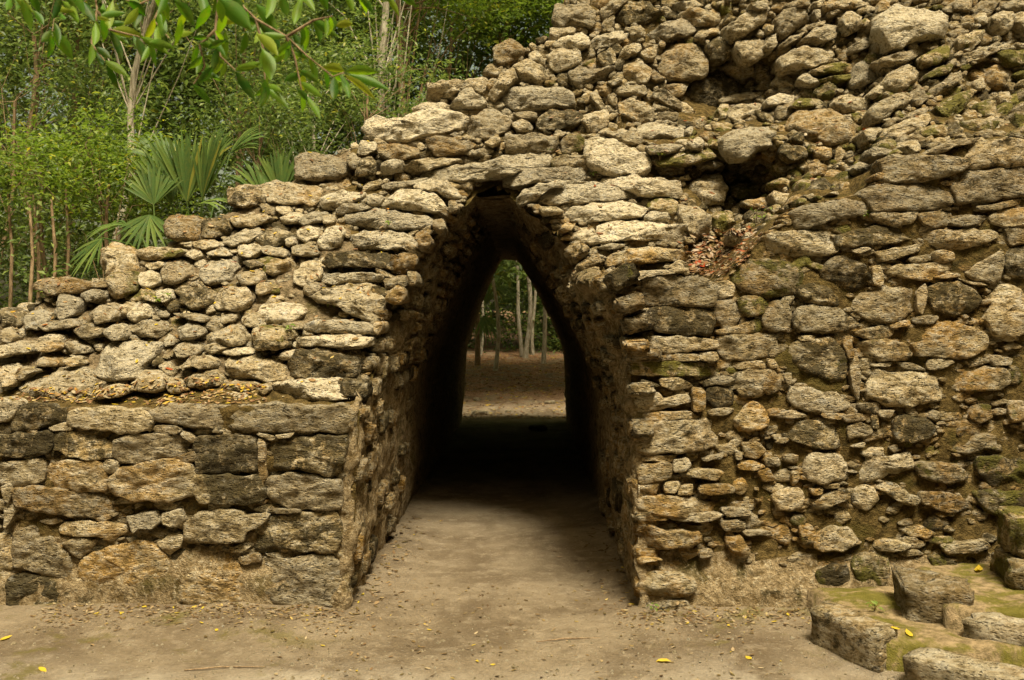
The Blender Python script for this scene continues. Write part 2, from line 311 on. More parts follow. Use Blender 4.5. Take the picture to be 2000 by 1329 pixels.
# ------------------------------------------------------------------ the ruin: outlines of its single stones
# one stone per entry: zone, look (w pale, g grey, o ochre, d dark lichen, m mossy), then its outline;
# outlines are written in sheets of 500 x 333 units (offset of the sheet first), one step = 2.506 units
STONES = {
(1000, 0): """
Ug 34,4 60,3 65,8 65,18 60,21 37,21 33,15|Ug 30,21 50,22 47,26 32,33 29,32|Ud 77,15 88,5 98,1 110,3 117,9 112,16 100,18 88,21
Ug 127,2 140,0 152,0 148,4 135,7 128,6|Uo 131,9 142,5 162,9 163,14 160,22 150,22 138,19 131,14|Ug 165,21 180,12 195,6 199,10 198,18 185,24 171,32 167,27
Uw 103,29 115,18 130,15 140,18 143,24 138,28 128,28 115,31 105,32|Ug 91,22 100,19 103,22 102,29 95,32 92,26|Uw 61,33 68,27 82,24 91,24 91,29 84,33 74,37 64,38
Uw 31,36 40,29 53,25 60,29 61,36 50,38 38,38|Ug 27,43 36,38 52,38 55,46 47,52 37,57 30,52|Ug 142,28 147,23 152,23 153,28 147,33 142,32
Uo 113,48 120,35 133,33 148,35 152,48 152,58 140,62 123,62 114,55|Ud 153,30 162,26 168,32 172,42 165,48 156,48 153,40|Ug 175,33 185,29 199,28 200,36 195,45 187,50 179,46
Ug 82,47 88,37 99,33 102,37 98,41 90,45|Ud 67,42 76,38 81,40 81,48 73,52 67,49|Ug 44,58 52,51 62,54 80,52 79,56 66,64 53,69 47,65
Uo 87,48 102,47 108,55 107,63 95,65 87,60|Uo 109,53 121,62 113,64 108,62|Uo 165,50 178,48 189,53 190,60 180,62 168,55
Ud 135,65 145,57 160,56 172,63 177,72 170,80 160,90 150,92 140,85 135,75|Ug 110,72 118,69 133,80 133,86 125,84 110,76|Ug 80,68 103,66 105,73 95,75 80,73
Ug 74,64 83,61 86,64 78,67|Ug 61,73 66,71 74,83 73,87 68,84|Uo 82,80 92,76 105,80 111,88 110,95 98,97 85,90
Ug 75,74 82,76 81,84 75,79|Uo 114,88 125,87 130,89 128,94 115,94|Ug 110,81 122,84 121,86 112,85|Em 158,88 163,82 170,82 168,94 159,94
Eg 168,90 172,82 190,80 198,84 195,90 180,92 172,96|Ug 162,77 180,73 200,71 200,75 175,79 164,80|Ew 98,100 105,95 118,97 136,101 136,109 125,112 105,111 99,105
Eg 72,104 85,99 95,103 104,112 95,116 82,108|Ew 164,106 175,101 200,98 207,104 205,113 190,118 180,124 170,124 165,115|Ew 105,114 125,112 133,114 125,119 108,119
Ew 56,110 65,107 80,109 95,116 106,121 109,130 100,136 80,137 65,133 58,125|Ew 135,102 141,98 141,104 137,110|Ew 136,112 145,107 150,110 148,116 139,116
Em 112,124 130,119 155,119 160,122 140,128 115,128|Eg 142,127 155,126 165,128 160,131 143,131|Cw -12,72 0,67 20,67 44,69 49,74 49,82 35,83 10,86 -8,84
Cd 19,95 25,87 45,85 55,87 55,95 45,100 30,103 20,101|Cg 54,92 60,88 75,87 76,95 70,102 60,104 56,98|Cg -4,105 20,104 36,107 37,112 33,119 10,120 -4,118
Cg 0,96 8,93 16,98 16,102 4,102|Cg 0,88 18,87 19,93 8,92|Cm 31,124 40,121 60,122 66,127 62,133 32,132|Cm 38,109 50,103 57,108 55,118 40,120
Uw 13,42 18,39 25,46 25,52 14,47|Ug 0,50 12,46 28,54 30,60 22,66 2,66|Ug 70,5 80,0 92,0 82,8 76,14 71,18
Ug 186,2 199,0 200,6 192,8|Uo 100,40 112,36 113,44 104,46|Uo 118,66 128,66 138,64 134,74 126,74|Uo 172,50 176,44 184,50 178,52
""",
(500, 0): """
Uo 186,34 200,31 209,36 207,44 200,49 188,52 186,45|Cg 181,74 190,58 200,52 204,60 198,66 186,80|Cg 134,65 145,62 160,62 180,60 183,66 175,72 160,70 148,76 136,80 133,74
Cw 155,78 160,71 167,68 175,74 179,80 175,85 160,85 150,82|Cw 122,85 130,80 145,80 155,84 150,86 135,88 125,89|Cw 82,100 88,91 108,93 130,86 155,85 165,92 160,101 140,105 110,110 90,109
Cg 161,101 168,91 180,86 195,90 200,97 190,106 178,110 165,107|Co 133,108 145,106 165,110 172,113 160,119 140,121 134,115|Cg 168,118 180,114 186,117 178,122 170,121
Cg 177,111 188,105 191,110 184,114|Cw 78,120 82,110 93,111 94,117 84,121|Co 95,113 110,112 126,116 126,122 110,125 96,122|Cg 70,122 76,120 81,125 78,132 72,130
Bg 29,133 31,120 45,119 60,122 71,126 72,136 60,139 33,140|Cd 76,130 85,122 95,125 92,135 78,138|Cw 97,128 105,124 115,125 112,134 98,136|Cg 112,130 130,124 160,124 150,128 122,136
Cw 128,137 152,130 180,125 208,120 228,121 229,129 204,135 172,141 136,141|Cw 192,138 200,133 224,131 252,131 260,136 256,140 232,141 204,146 194,144
""",
(500, 333): """
Bo 0,16 8,9 22,9 40,11 57,12 56,20 48,26 25,27 10,24|Cw 48,22 55,18 72,16 85,18 80,22 70,27 62,32 50,30|Bg 15,28 25,28 28,32 22,35 15,32
Cw 62,30 68,26 82,26 90,29 75,33 64,35|Cw 86,20 92,18 99,20 97,28 88,27|Cw 98,28 105,20 115,14 125,15 138,18 145,24 148,32 135,33 115,30 102,30
Cw 98,12 108,9 125,7 133,7 126,10 110,14 100,15|Cw 122,12 135,7 148,8 155,14 161,21 155,23 148,20 138,16 124,15|Cw 64,40 75,34 95,30 118,34 136,37 137,44 125,46 100,46 85,44 70,42
Co 138,40 145,37 148,45 144,50 138,46|Cw 66,57 72,51 85,47 110,48 122,51 125,57 124,63 105,62 85,61 68,60|Cd 52,72 58,65 70,63 90,65 108,64 111,70 108,77 95,76 75,75 58,76
Co 110,66 120,64 126,67 124,75 115,79 109,77|Cw 48,85 52,81 70,80 90,80 98,83 96,87 80,87 60,89 50,87|Cg 42,99 50,94 70,89 95,88 99,92 99,105 98,117 85,118 75,114 60,106 45,104
Bg 28,78 38,72 50,70 52,77 47,86 35,92 29,87|Cg 37,90 45,87 52,90 48,94 42,100 37,97|Bw 0,112 5,105 20,103 35,106 37,112 28,118 15,120 4,119
Cg 20,120 35,117 36,123 25,125|Cw 36,121 45,117 65,117 85,119 90,122 92,128 70,127 50,126 38,125|Bm 0,122 15,121 28,124 30,130 20,135 0,138 -5,130
Cw 32,133 50,130 75,129 88,131 90,136 75,140 45,139 30,137|Co 100,85 115,82 117,90 108,94 100,92|Co 102,96 108,90 115,92 116,100 110,104 102,103|Co 125,50 132,47 137,54 134,62 127,62
Co 92,118 98,118 98,124 95,128 91,125|Co 118,80 124,79 125,88 120,90|Co 150,24 156,24 158,30 150,34|Bd 0,46 15,45 30,50 27,57 10,60 0,55
Bw 30,38 45,32 55,33 50,40 35,43|Cw 49,55 55,45 64,43 68,48 66,58 58,61 50,60|Bw 32,47 42,41 49,43 48,52 40,56 32,53|Bm 0,70 10,66 25,68 31,75 27,80 10,82 0,78
Bw 0,60 12,59 24,62 22,68 8,66|Bg 28,60 40,57 48,60 48,66 35,68 28,66|Bw 18,36 28,33 38,34 32,40 22,42|Bg 52,35 60,35 62,40 52,42|Bg 0,88 8,87 10,95 0,98|Bw 21,53 30,51 31,58 24,60
""",
(0, 333): """
Bd 177,14 195,11 206,12 208,27 190,29 177,27|Bo 127,40 133,34 145,35 156,38 156,50 150,55 135,55 128,50|Bd 156,40 165,37 177,35 183,42 178,50 165,53 156,52
Bg 178,37 205,33 210,38 195,44 183,44|Bo 78,62 85,57 100,58 106,68 107,78 100,82 80,84 78,75|Bm 104,62 120,60 140,61 143,64 125,69 108,70
Bm 80,86 87,80 104,79 106,88 103,95 90,99 80,97|Bo 25,90 35,84 55,84 70,88 84,87 80,92 65,95 45,98 28,94|Bw 108,80 118,78 125,85 122,90 112,92 107,87
Bg 128,72 138,68 148,70 150,80 140,88 128,88 124,80|Bg 112,74 125,70 128,74 118,78|Bw 155,78 162,70 172,67 182,70 187,76 182,80 178,87 165,90 157,86
Bd 135,92 145,90 160,92 167,97 165,105 152,110 142,105|Bg 168,96 178,90 190,92 196,98 190,107 178,110 168,108|Bg 184,82 200,77 205,82 200,90 188,90
Bw 42,104 47,96 55,96 62,102 58,112 48,116 42,112|Bw 62,97 75,91 80,93 78,100 68,103|Bw 17,115 25,110 35,110 38,116 30,124 20,124|Bd 0,108 12,107 16,114 14,122 0,122
Bg 68,112 80,104 90,104 92,112 85,118 72,120|Bg 92,106 100,102 103,108 96,114|Bw 97,110 110,102 123,101 124,110 112,116 105,120 98,116|Bg 98,120 115,116 130,117 135,124 125,130 108,130
Bw 138,124 146,117 155,120 158,128 148,133 140,131|Bg 160,130 170,124 182,120 190,124 192,134 175,138 162,137|Bw 121,95 130,92 134,100 128,104 122,101|Bg 30,120 45,117 60,116 62,121 45,124 32,125
Bg 55,124 70,119 78,121 77,130 62,132|Bw 80,124 90,120 97,123 95,132 82,132|Bg 30,130 40,126 48,130 45,136 32,136|Bg 0,124 10,122 14,128 8,134 0,134
Bg 188,114 200,111 210,116 205,122 190,122|Bg 150,56 165,54 172,58 160,62 150,60|Bw 172,55 185,48 200,44 204,49 195,55 178,60|Bw 185,60 198,57 204,62 195,68 186,66
Bw 140,65 152,61 158,66 150,70|Bw 160,65 172,60 180,66 170,67|Bd 188,72 200,69 205,74 195,77|Bm 108,92 116,94 122,104 110,100|Bg 134,112 150,112 160,114 158,119 145,116|Bg 172,111 184,110 184,117 172,120
""",
(0, 666): """
Bg 5,2 20,0 25,4 22,10 8,11|Bg 48,2 60,0 72,3 70,9 55,10|Bw 72,28 76,19 77,8 85,3 105,0 120,1 126,4 122,10 115,16 111,20 112,27 100,32 85,31
Bg 14,32 18,27 30,22 50,20 64,22 69,28 70,38 66,46 45,48 25,48 16,44|Bo 10,28 15,21 22,21 28,24 20,27 14,32|Bo 25,18 35,11 43,13 45,19 32,21|Bo 48,16 58,12 62,18 55,21
Bg 100,38 112,24 120,22 127,30 126,38 115,40|Bg 128,34 132,29 142,30 142,40 132,42|Bg 138,22 148,13 160,12 168,17 165,22 150,21|Bd 143,30 155,23 170,23 178,28 172,35 155,38 145,36
Bg 134,8 140,2 152,0 157,6 150,12 138,14|Bw 172,9 178,5 192,6 200,8 195,11 178,11|Cg 175,18 182,12 195,11 212,16 227,22 226,30 205,31 180,30|Bm 170,35 180,32 200,33 205,37 190,39 172,39
Bg 160,4 172,0 180,5 172,8 162,12|Bg 0,20 10,18 10,30 8,36 0,36|Bg -4,4 5,4 4,12 -4,14|Bg 175,42 195,40 200,44 180,45|Bo 27,2 40,0 46,4 40,9 28,8|Bg 72,40 88,34 98,38 94,44 76,46
Aw -6,46 0,45 10,47 14,49 10,58 4,63 -6,63|Ad 9,56 15,52 30,50 48,53 55,60 45,65 30,69 10,71|Ag 55,57 65,54 80,53 108,54 113,58 116,62 115,70 100,72 85,70 68,69 55,67
Ag 39,68 50,64 54,65 54,69 42,70|Ag 112,59 117,58 118,68 116,70|Ag 118,55 128,51 150,51 178,51 181,55 179,66 170,68 145,67 130,63 119,63
Ag 181,53 195,50 215,50 240,52 265,50 272,56 273,66 268,71 230,71 200,70 181,68|Ad -6,74 10,73 35,71 40,74 38,88 20,90 -6,91|Ad 41,72 55,70 75,72 86,76 87,90 70,93 50,89 42,86
Ag 88,78 105,73 125,73 140,74 150,79 148,86 135,90 115,93 95,96 89,88|Ag 122,67 135,66 140,70 135,73 122,71|Ag 140,70 148,73 153,77 150,79 142,75|Ad 153,75 175,74 200,76 201,90 200,102 180,103 152,104 151,95
Ao 135,92 150,87 152,94 140,95|Ag -6,95 15,93 30,92 34,98 33,110 15,113 -6,112|Ao 35,99 45,94 65,93 77,95 80,105 80,118 65,118 45,114 36,110|Ag 79,97 84,93 92,95 92,100 85,103 80,101
Ao 84,108 95,100 115,95 135,94 147,98 150,108 150,120 135,125 110,126 92,122 85,117|Ad 151,106 175,105 200,106 205,115 203,126 180,128 155,126 151,118|Ao 9,116 25,114 45,116 75,121 88,126 84,138 60,138 25,133 12,128
Ag 1,115 7,112 8,120 6,126 2,120|Ag 4,130 10,124 12,132 8,140 3,146
""",
(500, 666): """
Cd 26,16 30,8 50,6 75,5 82,9 83,22 80,30 55,29 30,30 27,24|Cw 17,13 22,8 29,7 27,15 20,16|Cw 8,40 14,34 30,32 50,30 72,30 77,35 75,45 55,47 30,46 12,45|Cd -2,0 20,-3 24,3 20,7 0,8
Cw 32,-2 60,-4 88,-2 84,4 62,5 36,4|Ag 16,74 28,72 26,75 18,76|Ag 2,72 14,75 12,78 2,74|Ad 9,80 20,77 45,75 68,73 70,78 68,90 66,104 55,106 35,102 13,100|Ao 2,79 6,79 7,92 2,92|Ao 2,94 7,94 8,104 5,113 3,106
Ag 6,112 12,107 25,104 45,105 62,108 66,113 65,131 45,133 25,130 12,122|Cg 1,36 9,33 10,40 3,43
""",
(0, 996): """
Ao 32,9 42,6 48,9 40,11|Ao 48,14 52,10 70,10 95,12 96,18 85,24 72,21 55,20 49,18|Aw 100,7 108,3 120,3 124,8 118,15 108,15 103,19|Ag 126,4 140,1 143,8 140,14 128,12
Ag 144,12 155,4 170,1 188,3 191,12 188,24 175,27 150,26 144,22|Ag 10,18 25,12 35,18 45,30 55,38 57,50 55,55 40,52 18,47 9,42|Ag 48,26 60,22 75,24 70,32 62,38 55,33
Ao 62,41 72,33 90,29 110,25 121,27 130,40 131,55 130,70 115,68 95,66 72,64 61,55|Ao 137,45 145,34 160,30 178,32 185,44 195,60 198,72 185,74 165,76 150,77 140,70|Ao 180,30 190,27 194,29 188,33 181,33
Ao 186,38 200,35 202,41 190,42|Ag 122,26 135,19 142,22 140,30 131,36 126,31|Am -6,20 8,20 9,45 -6,48|Ad 6,50 20,51 45,56 46,75 40,82 10,82 4,70|Ad 48,60 70,64 72,75 60,78 48,72
Ad 52,79 80,77 100,82 100,92 75,94 52,90|Ao 100,74 125,76 132,84 115,90 102,86|Am -6,55 4,52 6,80 -4,86
""",
(500, 996): """
Ad 1,15 10,7 30,3 60,3 64,12 63,32 50,34 25,33 5,34 1,30|Ag 15,0 32,0 33,2 16,3|Ag 2,39 30,37 60,37 66,45 66,60 64,74 50,76 30,78 10,72 2,62|Ag -8,5 10,4 8,9 0,14 -8,17
""",
(1000, 333): """
Cw 4,22 12,14 30,9 45,8 60,8 57,10 40,11 28,13 22,18 20,23 12,26 5,27|Cw 22,22 28,15 45,11 70,11 85,15 97,20 94,22 75,23 50,25 30,27 22,27|Co 21,29 35,28 40,33 25,35
Cw 42,34 48,29 60,26 80,24 98,26 105,31 103,36 88,38 70,39 55,41 45,41|Co 36,47 42,41 50,42 45,47 40,49|Cw 105,35 110,32 121,33 123,38 118,41 105,39|Cw 58,55 66,50 68,43 85,40 105,40 120,43 136,42 137,50 136,58 128,58 115,54 95,54 75,57 62,59
Cw 68,60 75,57 88,58 86,60 74,62|Co 72,71 78,65 95,61 115,60 130,62 137,67 135,70 110,72 90,74 74,75|Cw 70,8 78,4 95,3 110,5 128,9 133,16 130,21 115,21 98,19 84,14 72,11
Eg 135,8 150,3 165,5 170,14 165,24 150,28 138,22 133,14|Eg 130,26 140,28 155,34 153,50 145,55 137,50 132,38|Em 106,23 130,23 130,32 125,38 119,32 107,30|Em 156,34 170,30 175,40 170,50 157,48
Eg 170,49 182,45 190,50 186,58 172,58|Em 172,12 188,8 199,12 198,20 180,23 172,20|Eo 182,23 200,22 205,28 190,30 182,27|Ed 185,32 198,32 200,42 190,44 184,38
Rg 100,88 106,82 120,81 150,84 158,87 160,95 157,106 135,106 108,107 101,102|Rw 84,88 90,81 110,78 134,77 132,80 106,81 98,87 88,91|Rd 102,109 130,107 157,107 157,120 155,128 140,129 118,126 103,120
Rg 159,89 168,86 174,92 173,98 162,100|Rm 171,83 178,73 195,69 215,71 225,78 228,88 222,96 200,99 185,95 173,90|Rg 160,102 172,101 178,108 176,120 165,124 159,114|Rm 176,100 190,98 200,102 196,112 184,114 178,108
Rm 160,125 174,122 192,115 196,122 190,127 165,128|Ro 90,96 97,95 98,103 92,104|Ro 92,106 99,105 101,114 94,116
""",
(1500, 333): """
Rg -2,52 10,48 35,48 50,48 54,58 52,64 30,67 10,66 -3,62|Rw 19,33 30,28 55,24 72,21 78,23 78,33 65,36 45,41 28,45 22,44|Rg 71,20 80,14 95,11 115,10 138,13 144,16 144,26 125,30 105,31 83,31 80,24
Rg 91,-8 100,-12 130,-12 155,-10 157,-4 145,3 120,8 100,10 92,8|Rg 146,3 160,-2 180,-3 205,-3 205,20 180,22 160,25 148,24 146,14|Rg 82,34 95,33 115,33 112,40 98,43 85,38
Ro 118,34 130,32 142,33 143,42 130,45 120,40|Rg 144,41 155,35 170,36 165,41 152,43|Ro 165,28 178,26 195,23 195,26 180,30 168,31|Ro 174,36 180,31 205,29 205,42 190,44 176,42
Rg 124,50 130,47 160,46 178,48 178,53 165,58 145,62 125,58|Rd 56,51 70,47 95,43 112,46 114,53 100,56 70,59 57,58|Ro 86,64 100,61 117,58 119,62 105,67 89,71|Rw 66,62 75,60 80,62 72,64
Ro 129,64 138,62 145,65 144,70 135,72 129,69|Ro 111,69 125,66 127,70 115,73|Ro 82,76 87,75 90,84 89,90 83,88|Ro 91,76 105,74 125,73 142,72 143,77 130,81 128,86 115,85 98,81 92,80
Ro 131,83 145,80 149,82 140,84|Rg 155,80 165,72 175,68 182,62 184,72 183,82 178,88 165,86 156,82|Rg 150,85 165,88 170,90 160,89|Rd 42,78 50,70 62,68 75,74 80,82 76,90 62,96 52,90 43,86
Rd 25,92 35,88 48,92 55,98 58,103 45,105 30,102 24,97|Rg 62,102 72,96 80,94 100,92 114,93 115,110 108,115 95,119 80,117 68,110|Rw 117,96 123,90 124,98 121,110 118,108
Rd 127,92 135,87 150,87 162,95 168,102 160,110 145,113 130,108 126,100|Rg 172,98 180,88 195,92 205,100 205,125 190,132 175,128 170,115 174,106|Rg 22,115 27,106 45,106 60,110 72,117 70,123 55,127 35,126 24,124
Rg 70,127 80,123 96,121 97,128 90,132 78,131|Rw 114,116 125,113 132,115 128,119 116,119|Ro 0,103 15,102 18,112 15,124 0,126 -4,115|Ro 111,122 130,120 150,120 168,126 172,138 160,145 130,146 115,140
Ro 24,129 36,129 34,132 26,132|Ro 185,46 205,44 205,56 190,58|Rd 184,60 205,58 205,84 188,84|Ro 96,119 108,117 110,121 98,123
""",
(1000, 666): """
Rg 98,4 106,-2 130,-3 155,0 158,6 130,9 110,11 100,9|Rg 161,-3 175,-5 205,-5 206,12 190,14 168,15 161,8|Ro 115,12 125,11 124,15 115,15|Ro 127,11 145,11 144,15 128,15|Rg 147,10 158,9 160,15 148,15
Rm 100,17 115,16 150,18 168,23 150,27 120,27 103,26 100,21|Rg 172,18 190,16 200,17 198,21 180,22|Rd 103,33 110,31 115,35 112,39 104,37|Rg 117,30 130,30 140,36 125,38 118,35
Rw 99,44 104,39 115,41 118,45 130,42 136,43 138,48 130,50 118,54 105,56 100,50|Ro 110,57 135,56 140,60 115,62 108,60|Rg 150,32 165,28 172,30 165,34 152,35|Rd 152,38 165,36 172,40 171,50 158,52 152,46
Rg 174,26 185,23 205,24 207,34 200,40 188,44 178,42 174,34|Rg 102,72 108,65 130,63 155,62 162,65 162,76 163,82 145,86 125,88 106,87 101,80|Ro 175,60 185,50 192,48 200,58 200,67 190,71 178,72 174,66
Rg 155,55 165,53 172,54 166,58 156,58|Rw 150,92 158,90 164,88 162,92 152,94|Ro 107,98 118,95 125,98 123,108 112,111 106,105|Rw 127,94 135,92 140,97 134,102 127,102|Ro 138,103 150,101 163,103 158,109 147,107 138,106
Ro 108,90 125,90 122,94 108,93|Ro 148,114 155,112 170,113 172,118 155,120 148,118|Ro 180,80 192,80 197,86 192,92 182,90|Rw 174,86 179,88 179,92 175,92|Ro 178,97 188,94 196,98 190,101 179,100|Ro 192,102 200,100 205,108 196,110
Rw 105,113 112,113 110,119 106,118|Ro 173,110 180,107 184,114 178,120 174,116|Ro 132,115 140,112 140,120 130,120|Ro 107,123 125,121 145,124 160,127 161,134 140,138 115,136 108,131|Rw 165,131 180,131 185,136 170,137
Ro 142,38 150,40 150,54 142,54|Ro 120,112 130,110 128,118 119,118
""",
(1500, 666): """
Rd 13,8 25,0 45,-3 57,2 61,18 61,30 50,31 35,26 22,20 13,18|Ro 59,0 65,-2 67,12 63,13|Rg 64,16 70,15 72,28 70,44 67,40 65,28|Rg 69,3 80,0 95,0 108,4 111,10 107,15 90,15 78,13
Ro 115,3 125,0 150,1 168,6 170,14 155,15 130,12 118,12|Rw 80,18 95,17 93,20 82,20|Rw 102,17 115,19 122,23 108,22|Rg 77,28 80,22 95,25 105,25 120,24 133,25 136,36 135,48 120,50 100,52 88,48 76,44
Ro 138,30 141,26 155,24 170,21 185,22 188,32 182,38 165,39 148,38 140,36|Rw 175,16 180,12 190,14 188,19 178,20|Rw 125,17 132,13 145,17 135,22 126,22|Rg 0,15 5,15 8,20 2,22|Ro 0,28 4,23 10,30 10,38 2,42 -4,38
Rw 12,27 18,26 19,31 16,34|Rw 18,45 20,38 35,36 45,40 58,38 64,48 62,54 50,55 30,55 20,50|Rw 11,57 20,55 29,59 20,60 10,60|Rg 70,50 80,49 87,52 85,56 72,54|Ro 43,57 58,57 55,61 45,60
Rd 10,66 25,63 45,64 60,65 60,75 55,82 40,84 20,78 10,72|Rg 63,68 70,64 80,68 82,72 75,75 63,77|Ro 60,59 72,57 75,62 62,63|Ro 81,59 85,58 86,67 82,67|Rw 88,55 98,55 95,60 89,59
Rd 100,62 108,58 120,60 130,65 128,75 115,80 102,78 99,70|Rw 68,82 75,80 74,83 66,83|Ro 95,84 100,81 103,85 98,87|Rw 28,96 33,89 45,88 63,90 64,104 60,108 45,112 30,108 26,103
Rw 70,105 74,97 78,92 73,88 80,85 90,84 90,90 95,91 108,88 113,92 112,98 95,105 75,110|Rg 83,110 90,109 100,112 108,118 118,123 116,128 105,127 95,120 86,115|Ro 36,127 45,121 60,117 65,119 62,125 50,129 38,132
Rg 67,118 75,113 83,115 86,125 78,133 67,128|Rw 5,122 10,117 25,116 28,124 22,132 8,132|Ro 19,104 23,103 24,108 20,113|Ro 13,90 23,90 22,95 15,95|Rw 0,92 8,92 9,97 0,98|Ro 34,116 42,115 42,119 36,120|Ro 45,113 55,112 54,115 46,115
Ro 135,76 150,75 172,73 200,74 205,80 185,86 170,84 155,88 140,84|Ro 160,51 172,51 175,60 165,64 158,60|Ro 188,48 200,48 202,62 190,63|Ro 116,96 130,95 150,98 155,108 140,112 120,106|Ro 122,120 140,119 155,125 162,130 140,134 122,128
Rm 165,92 185,90 204,92 204,112 180,116 166,106|Rm 160,118 180,118 204,118 204,138 175,136
""",
(1000, 996): """
Ro 101,8 110,12 122,17 135,18 145,18 147,24 140,30 120,31 105,28 101,18|Ro 101,50 110,48 125,50 140,54 143,62 138,68 125,68 104,66 101,58|Rg 163,10 175,8 181,10 180,16 168,17|Rw 182,17 200,17 200,20 185,20
Ro 105,2 118,0 120,8 110,9|Rw 122,3 155,3 160,5 150,9 130,8|Ro 166,22 178,21 185,30 183,40 172,36 167,28|Rw 147,34 155,32 156,36 148,38|Rg 104,71 115,72 135,72 141,80 134,90 115,91 105,86|Ro 103,38 116,39 112,42 103,42
""",
(1500, 996): """
Ro 35,30 40,20 52,13 65,14 72,26 60,32 45,33|Ro 82,26 95,24 110,28 105,32 88,32|Ro 138,28 155,26 168,24 172,30 160,34 142,34|Rd 38,50 50,44 62,44 64,55 55,62 40,60|Ro 25,14 34,12 38,18 35,28 28,26|Rm 66,40 80,36 96,40 92,60 72,60
""",
(1500, 0): """
Ug 5,15 12,8 28,7 33,16 22,24 10,30 7,24|Ug 10,34 25,26 29,26 25,30 12,37|Ug 30,20 45,16 44,19 32,23|Ug 26,33 33,25 45,20 53,19 54,28 45,33 30,37|Ug 58,18 60,10 70,8 74,14 72,22 60,28 57,24
Ug 10,45 20,39 38,37 50,36 52,44 45,49 28,53 15,55 10,50|Ug 46,10 60,6 58,9 48,13|Uw 36,9 41,8 41,14 38,15|Uo 13,3 25,0 32,0 32,5 16,6|Ug 35,2 42,0 42,6 36,6|Uo 45,2 60,0 85,0 84,4 60,6 46,8
Uw 87,22 91,10 100,4 120,6 140,10 142,18 140,28 130,29 120,30 105,37 96,39 92,30|Ug 86,23 91,21 94,37 92,40 88,36|Um 83,14 87,11 88,18 84,21|Ug 62,40 66,34 80,29 84,32 78,38 64,42|Uw 0,28 6,26 8,34 4,40 -4,38|Ug 0,20 5,20 4,25 0,25
Ug 85,46 100,41 118,37 121,40 112,47 98,52 92,54|Ew 66,58 70,50 78,48 90,54 92,60 84,64 76,70 68,68|Eg 93,62 100,55 112,51 120,56 118,60 108,68 98,73 94,70|Eg 80,74 86,67 92,63 94,72 86,75|Em 33,55 45,51 58,48 66,50 60,56 45,57
Em 36,63 55,59 66,57 65,62 48,66|Ew 24,62 26,58 32,56 34,60 44,65 44,68 30,66|Eg 52,80 57,74 70,75 83,78 80,86 70,88 55,86|Eg 81,87 88,79 105,71 114,73 108,82 98,90 86,96 81,94|Eg 111,80 120,66 124,74 126,80 116,84|Eg 102,94 115,86 125,83 124,88 108,95
Eo 18,92 24,86 35,84 50,85 62,90 72,97 70,105 66,113 50,114 30,110 20,100|Ew 0,76 10,73 22,75 22,80 8,82 0,82|Em 18,83 25,77 38,77 44,82 30,83|Eg 75,102 85,98 92,104 88,112 78,112|Eg 95,101 110,93 127,88 128,93 115,104 100,110 95,106
Eg 126,76 130,68 145,58 150,55 152,62 142,70 132,74|Em 124,62 126,56 140,50 146,50 142,56 130,60|Em 120,45 128,39 142,35 142,44 130,50 122,50|Ug 145,46 150,43 165,39 185,33 192,31 196,34 180,40 165,46 150,50|Um 148,30 160,24 168,22 168,30 160,38 148,40
Ug 175,14 185,8 192,10 190,22 180,28 175,22|Ug 162,12 170,10 172,18 164,18|Eo 170,55 178,50 193,52 192,62 188,70 175,69 170,62|Em 130,84 145,76 158,70 160,77 148,90 138,96 130,93|Em 118,100 130,97 142,98 140,106 122,108|Em 150,96 165,93 180,94 178,102 155,104
Eg 160,64 168,60 170,68 164,72|Eo 180,74 188,72 190,82 184,84|Rw 127,119 135,113 148,109 165,107 158,113 148,113 140,118|Eg 102,116 110,109 118,110 120,118 110,122|Ew 80,122 82,116 90,114 98,118 98,121 88,124|Ew 66,131 75,125 92,122 88,132 70,135
Eo 35,116 42,114 50,116 50,124 40,126|Ed 12,112 30,115 32,122 20,126 10,120|Eo 32,128 40,127 46,130 44,138 34,140|Rg 149,122 156,112 170,109 200,109 205,112 205,128 180,130 160,130 149,128|Ug 145,0 160,0 158,8 146,8|Ug 176,2 205,0 205,6 190,8|Ug 194,10 205,10 205,28 194,26|Em 180,40 204,38 204,50 190,50
Em 162,80 176,78 180,90 166,92|Em 192,88 204,86 204,100 194,102
""",
}

# ------------------------------------------------------------------ where the faces of the ruin stand
WALL_Y = 5.47
TOPX = [1200, 1250, 1400, 1490, 1560, 1700, 1730, 1870, 2000, 2400, 2600]
TOPY = [535, 535, 545, 460, 400, 370, 310, 285, 270, 240, 235]

def slope_y(py):
    y = 5.52 / max(.3, .9 - (621 - py) / 1944)
    return y if y < 7.9 else 7.9 + .5 * (y - 7.9)

def depth(zone, px, py):
    if zone == 'A': return WALL_Y
    if zone == 'R':
        return WALL_Y + .12 * max(0, 1.6 + (621 - py) * 5.5 / 1944)
    y = slope_y(py)
    w = sstep(1320, 1480, px)
    if w > 0:
        d = max(0, np.interp(px, TOPX, TOPY) - py)
        tr = 6.0 + 2.4 * (1 - math.exp(-d / 180))
        y = y * (1 - w) + tr * w
    # hollows where the facing has fallen out, and the broken ledge in front of them
    def hump(cx, cy, rx, ry): return math.exp(-((px - cx) / rx) ** 2 - ((py - cy) / ry) ** 2)
    y += .50 * hump(1420, 165, 120, 55) + .45 * hump(1480, 385, 75, 60) + .45 * hump(1945, 190, 70, 60) - .30 * hump(1290, 285, 190, 30) - .35 * hump(1480, 275, 90, 28)
    y += .30 * hump(1620, 330, 70, 40) - .25 * hump(1780, 55, 90, 50)
    return y

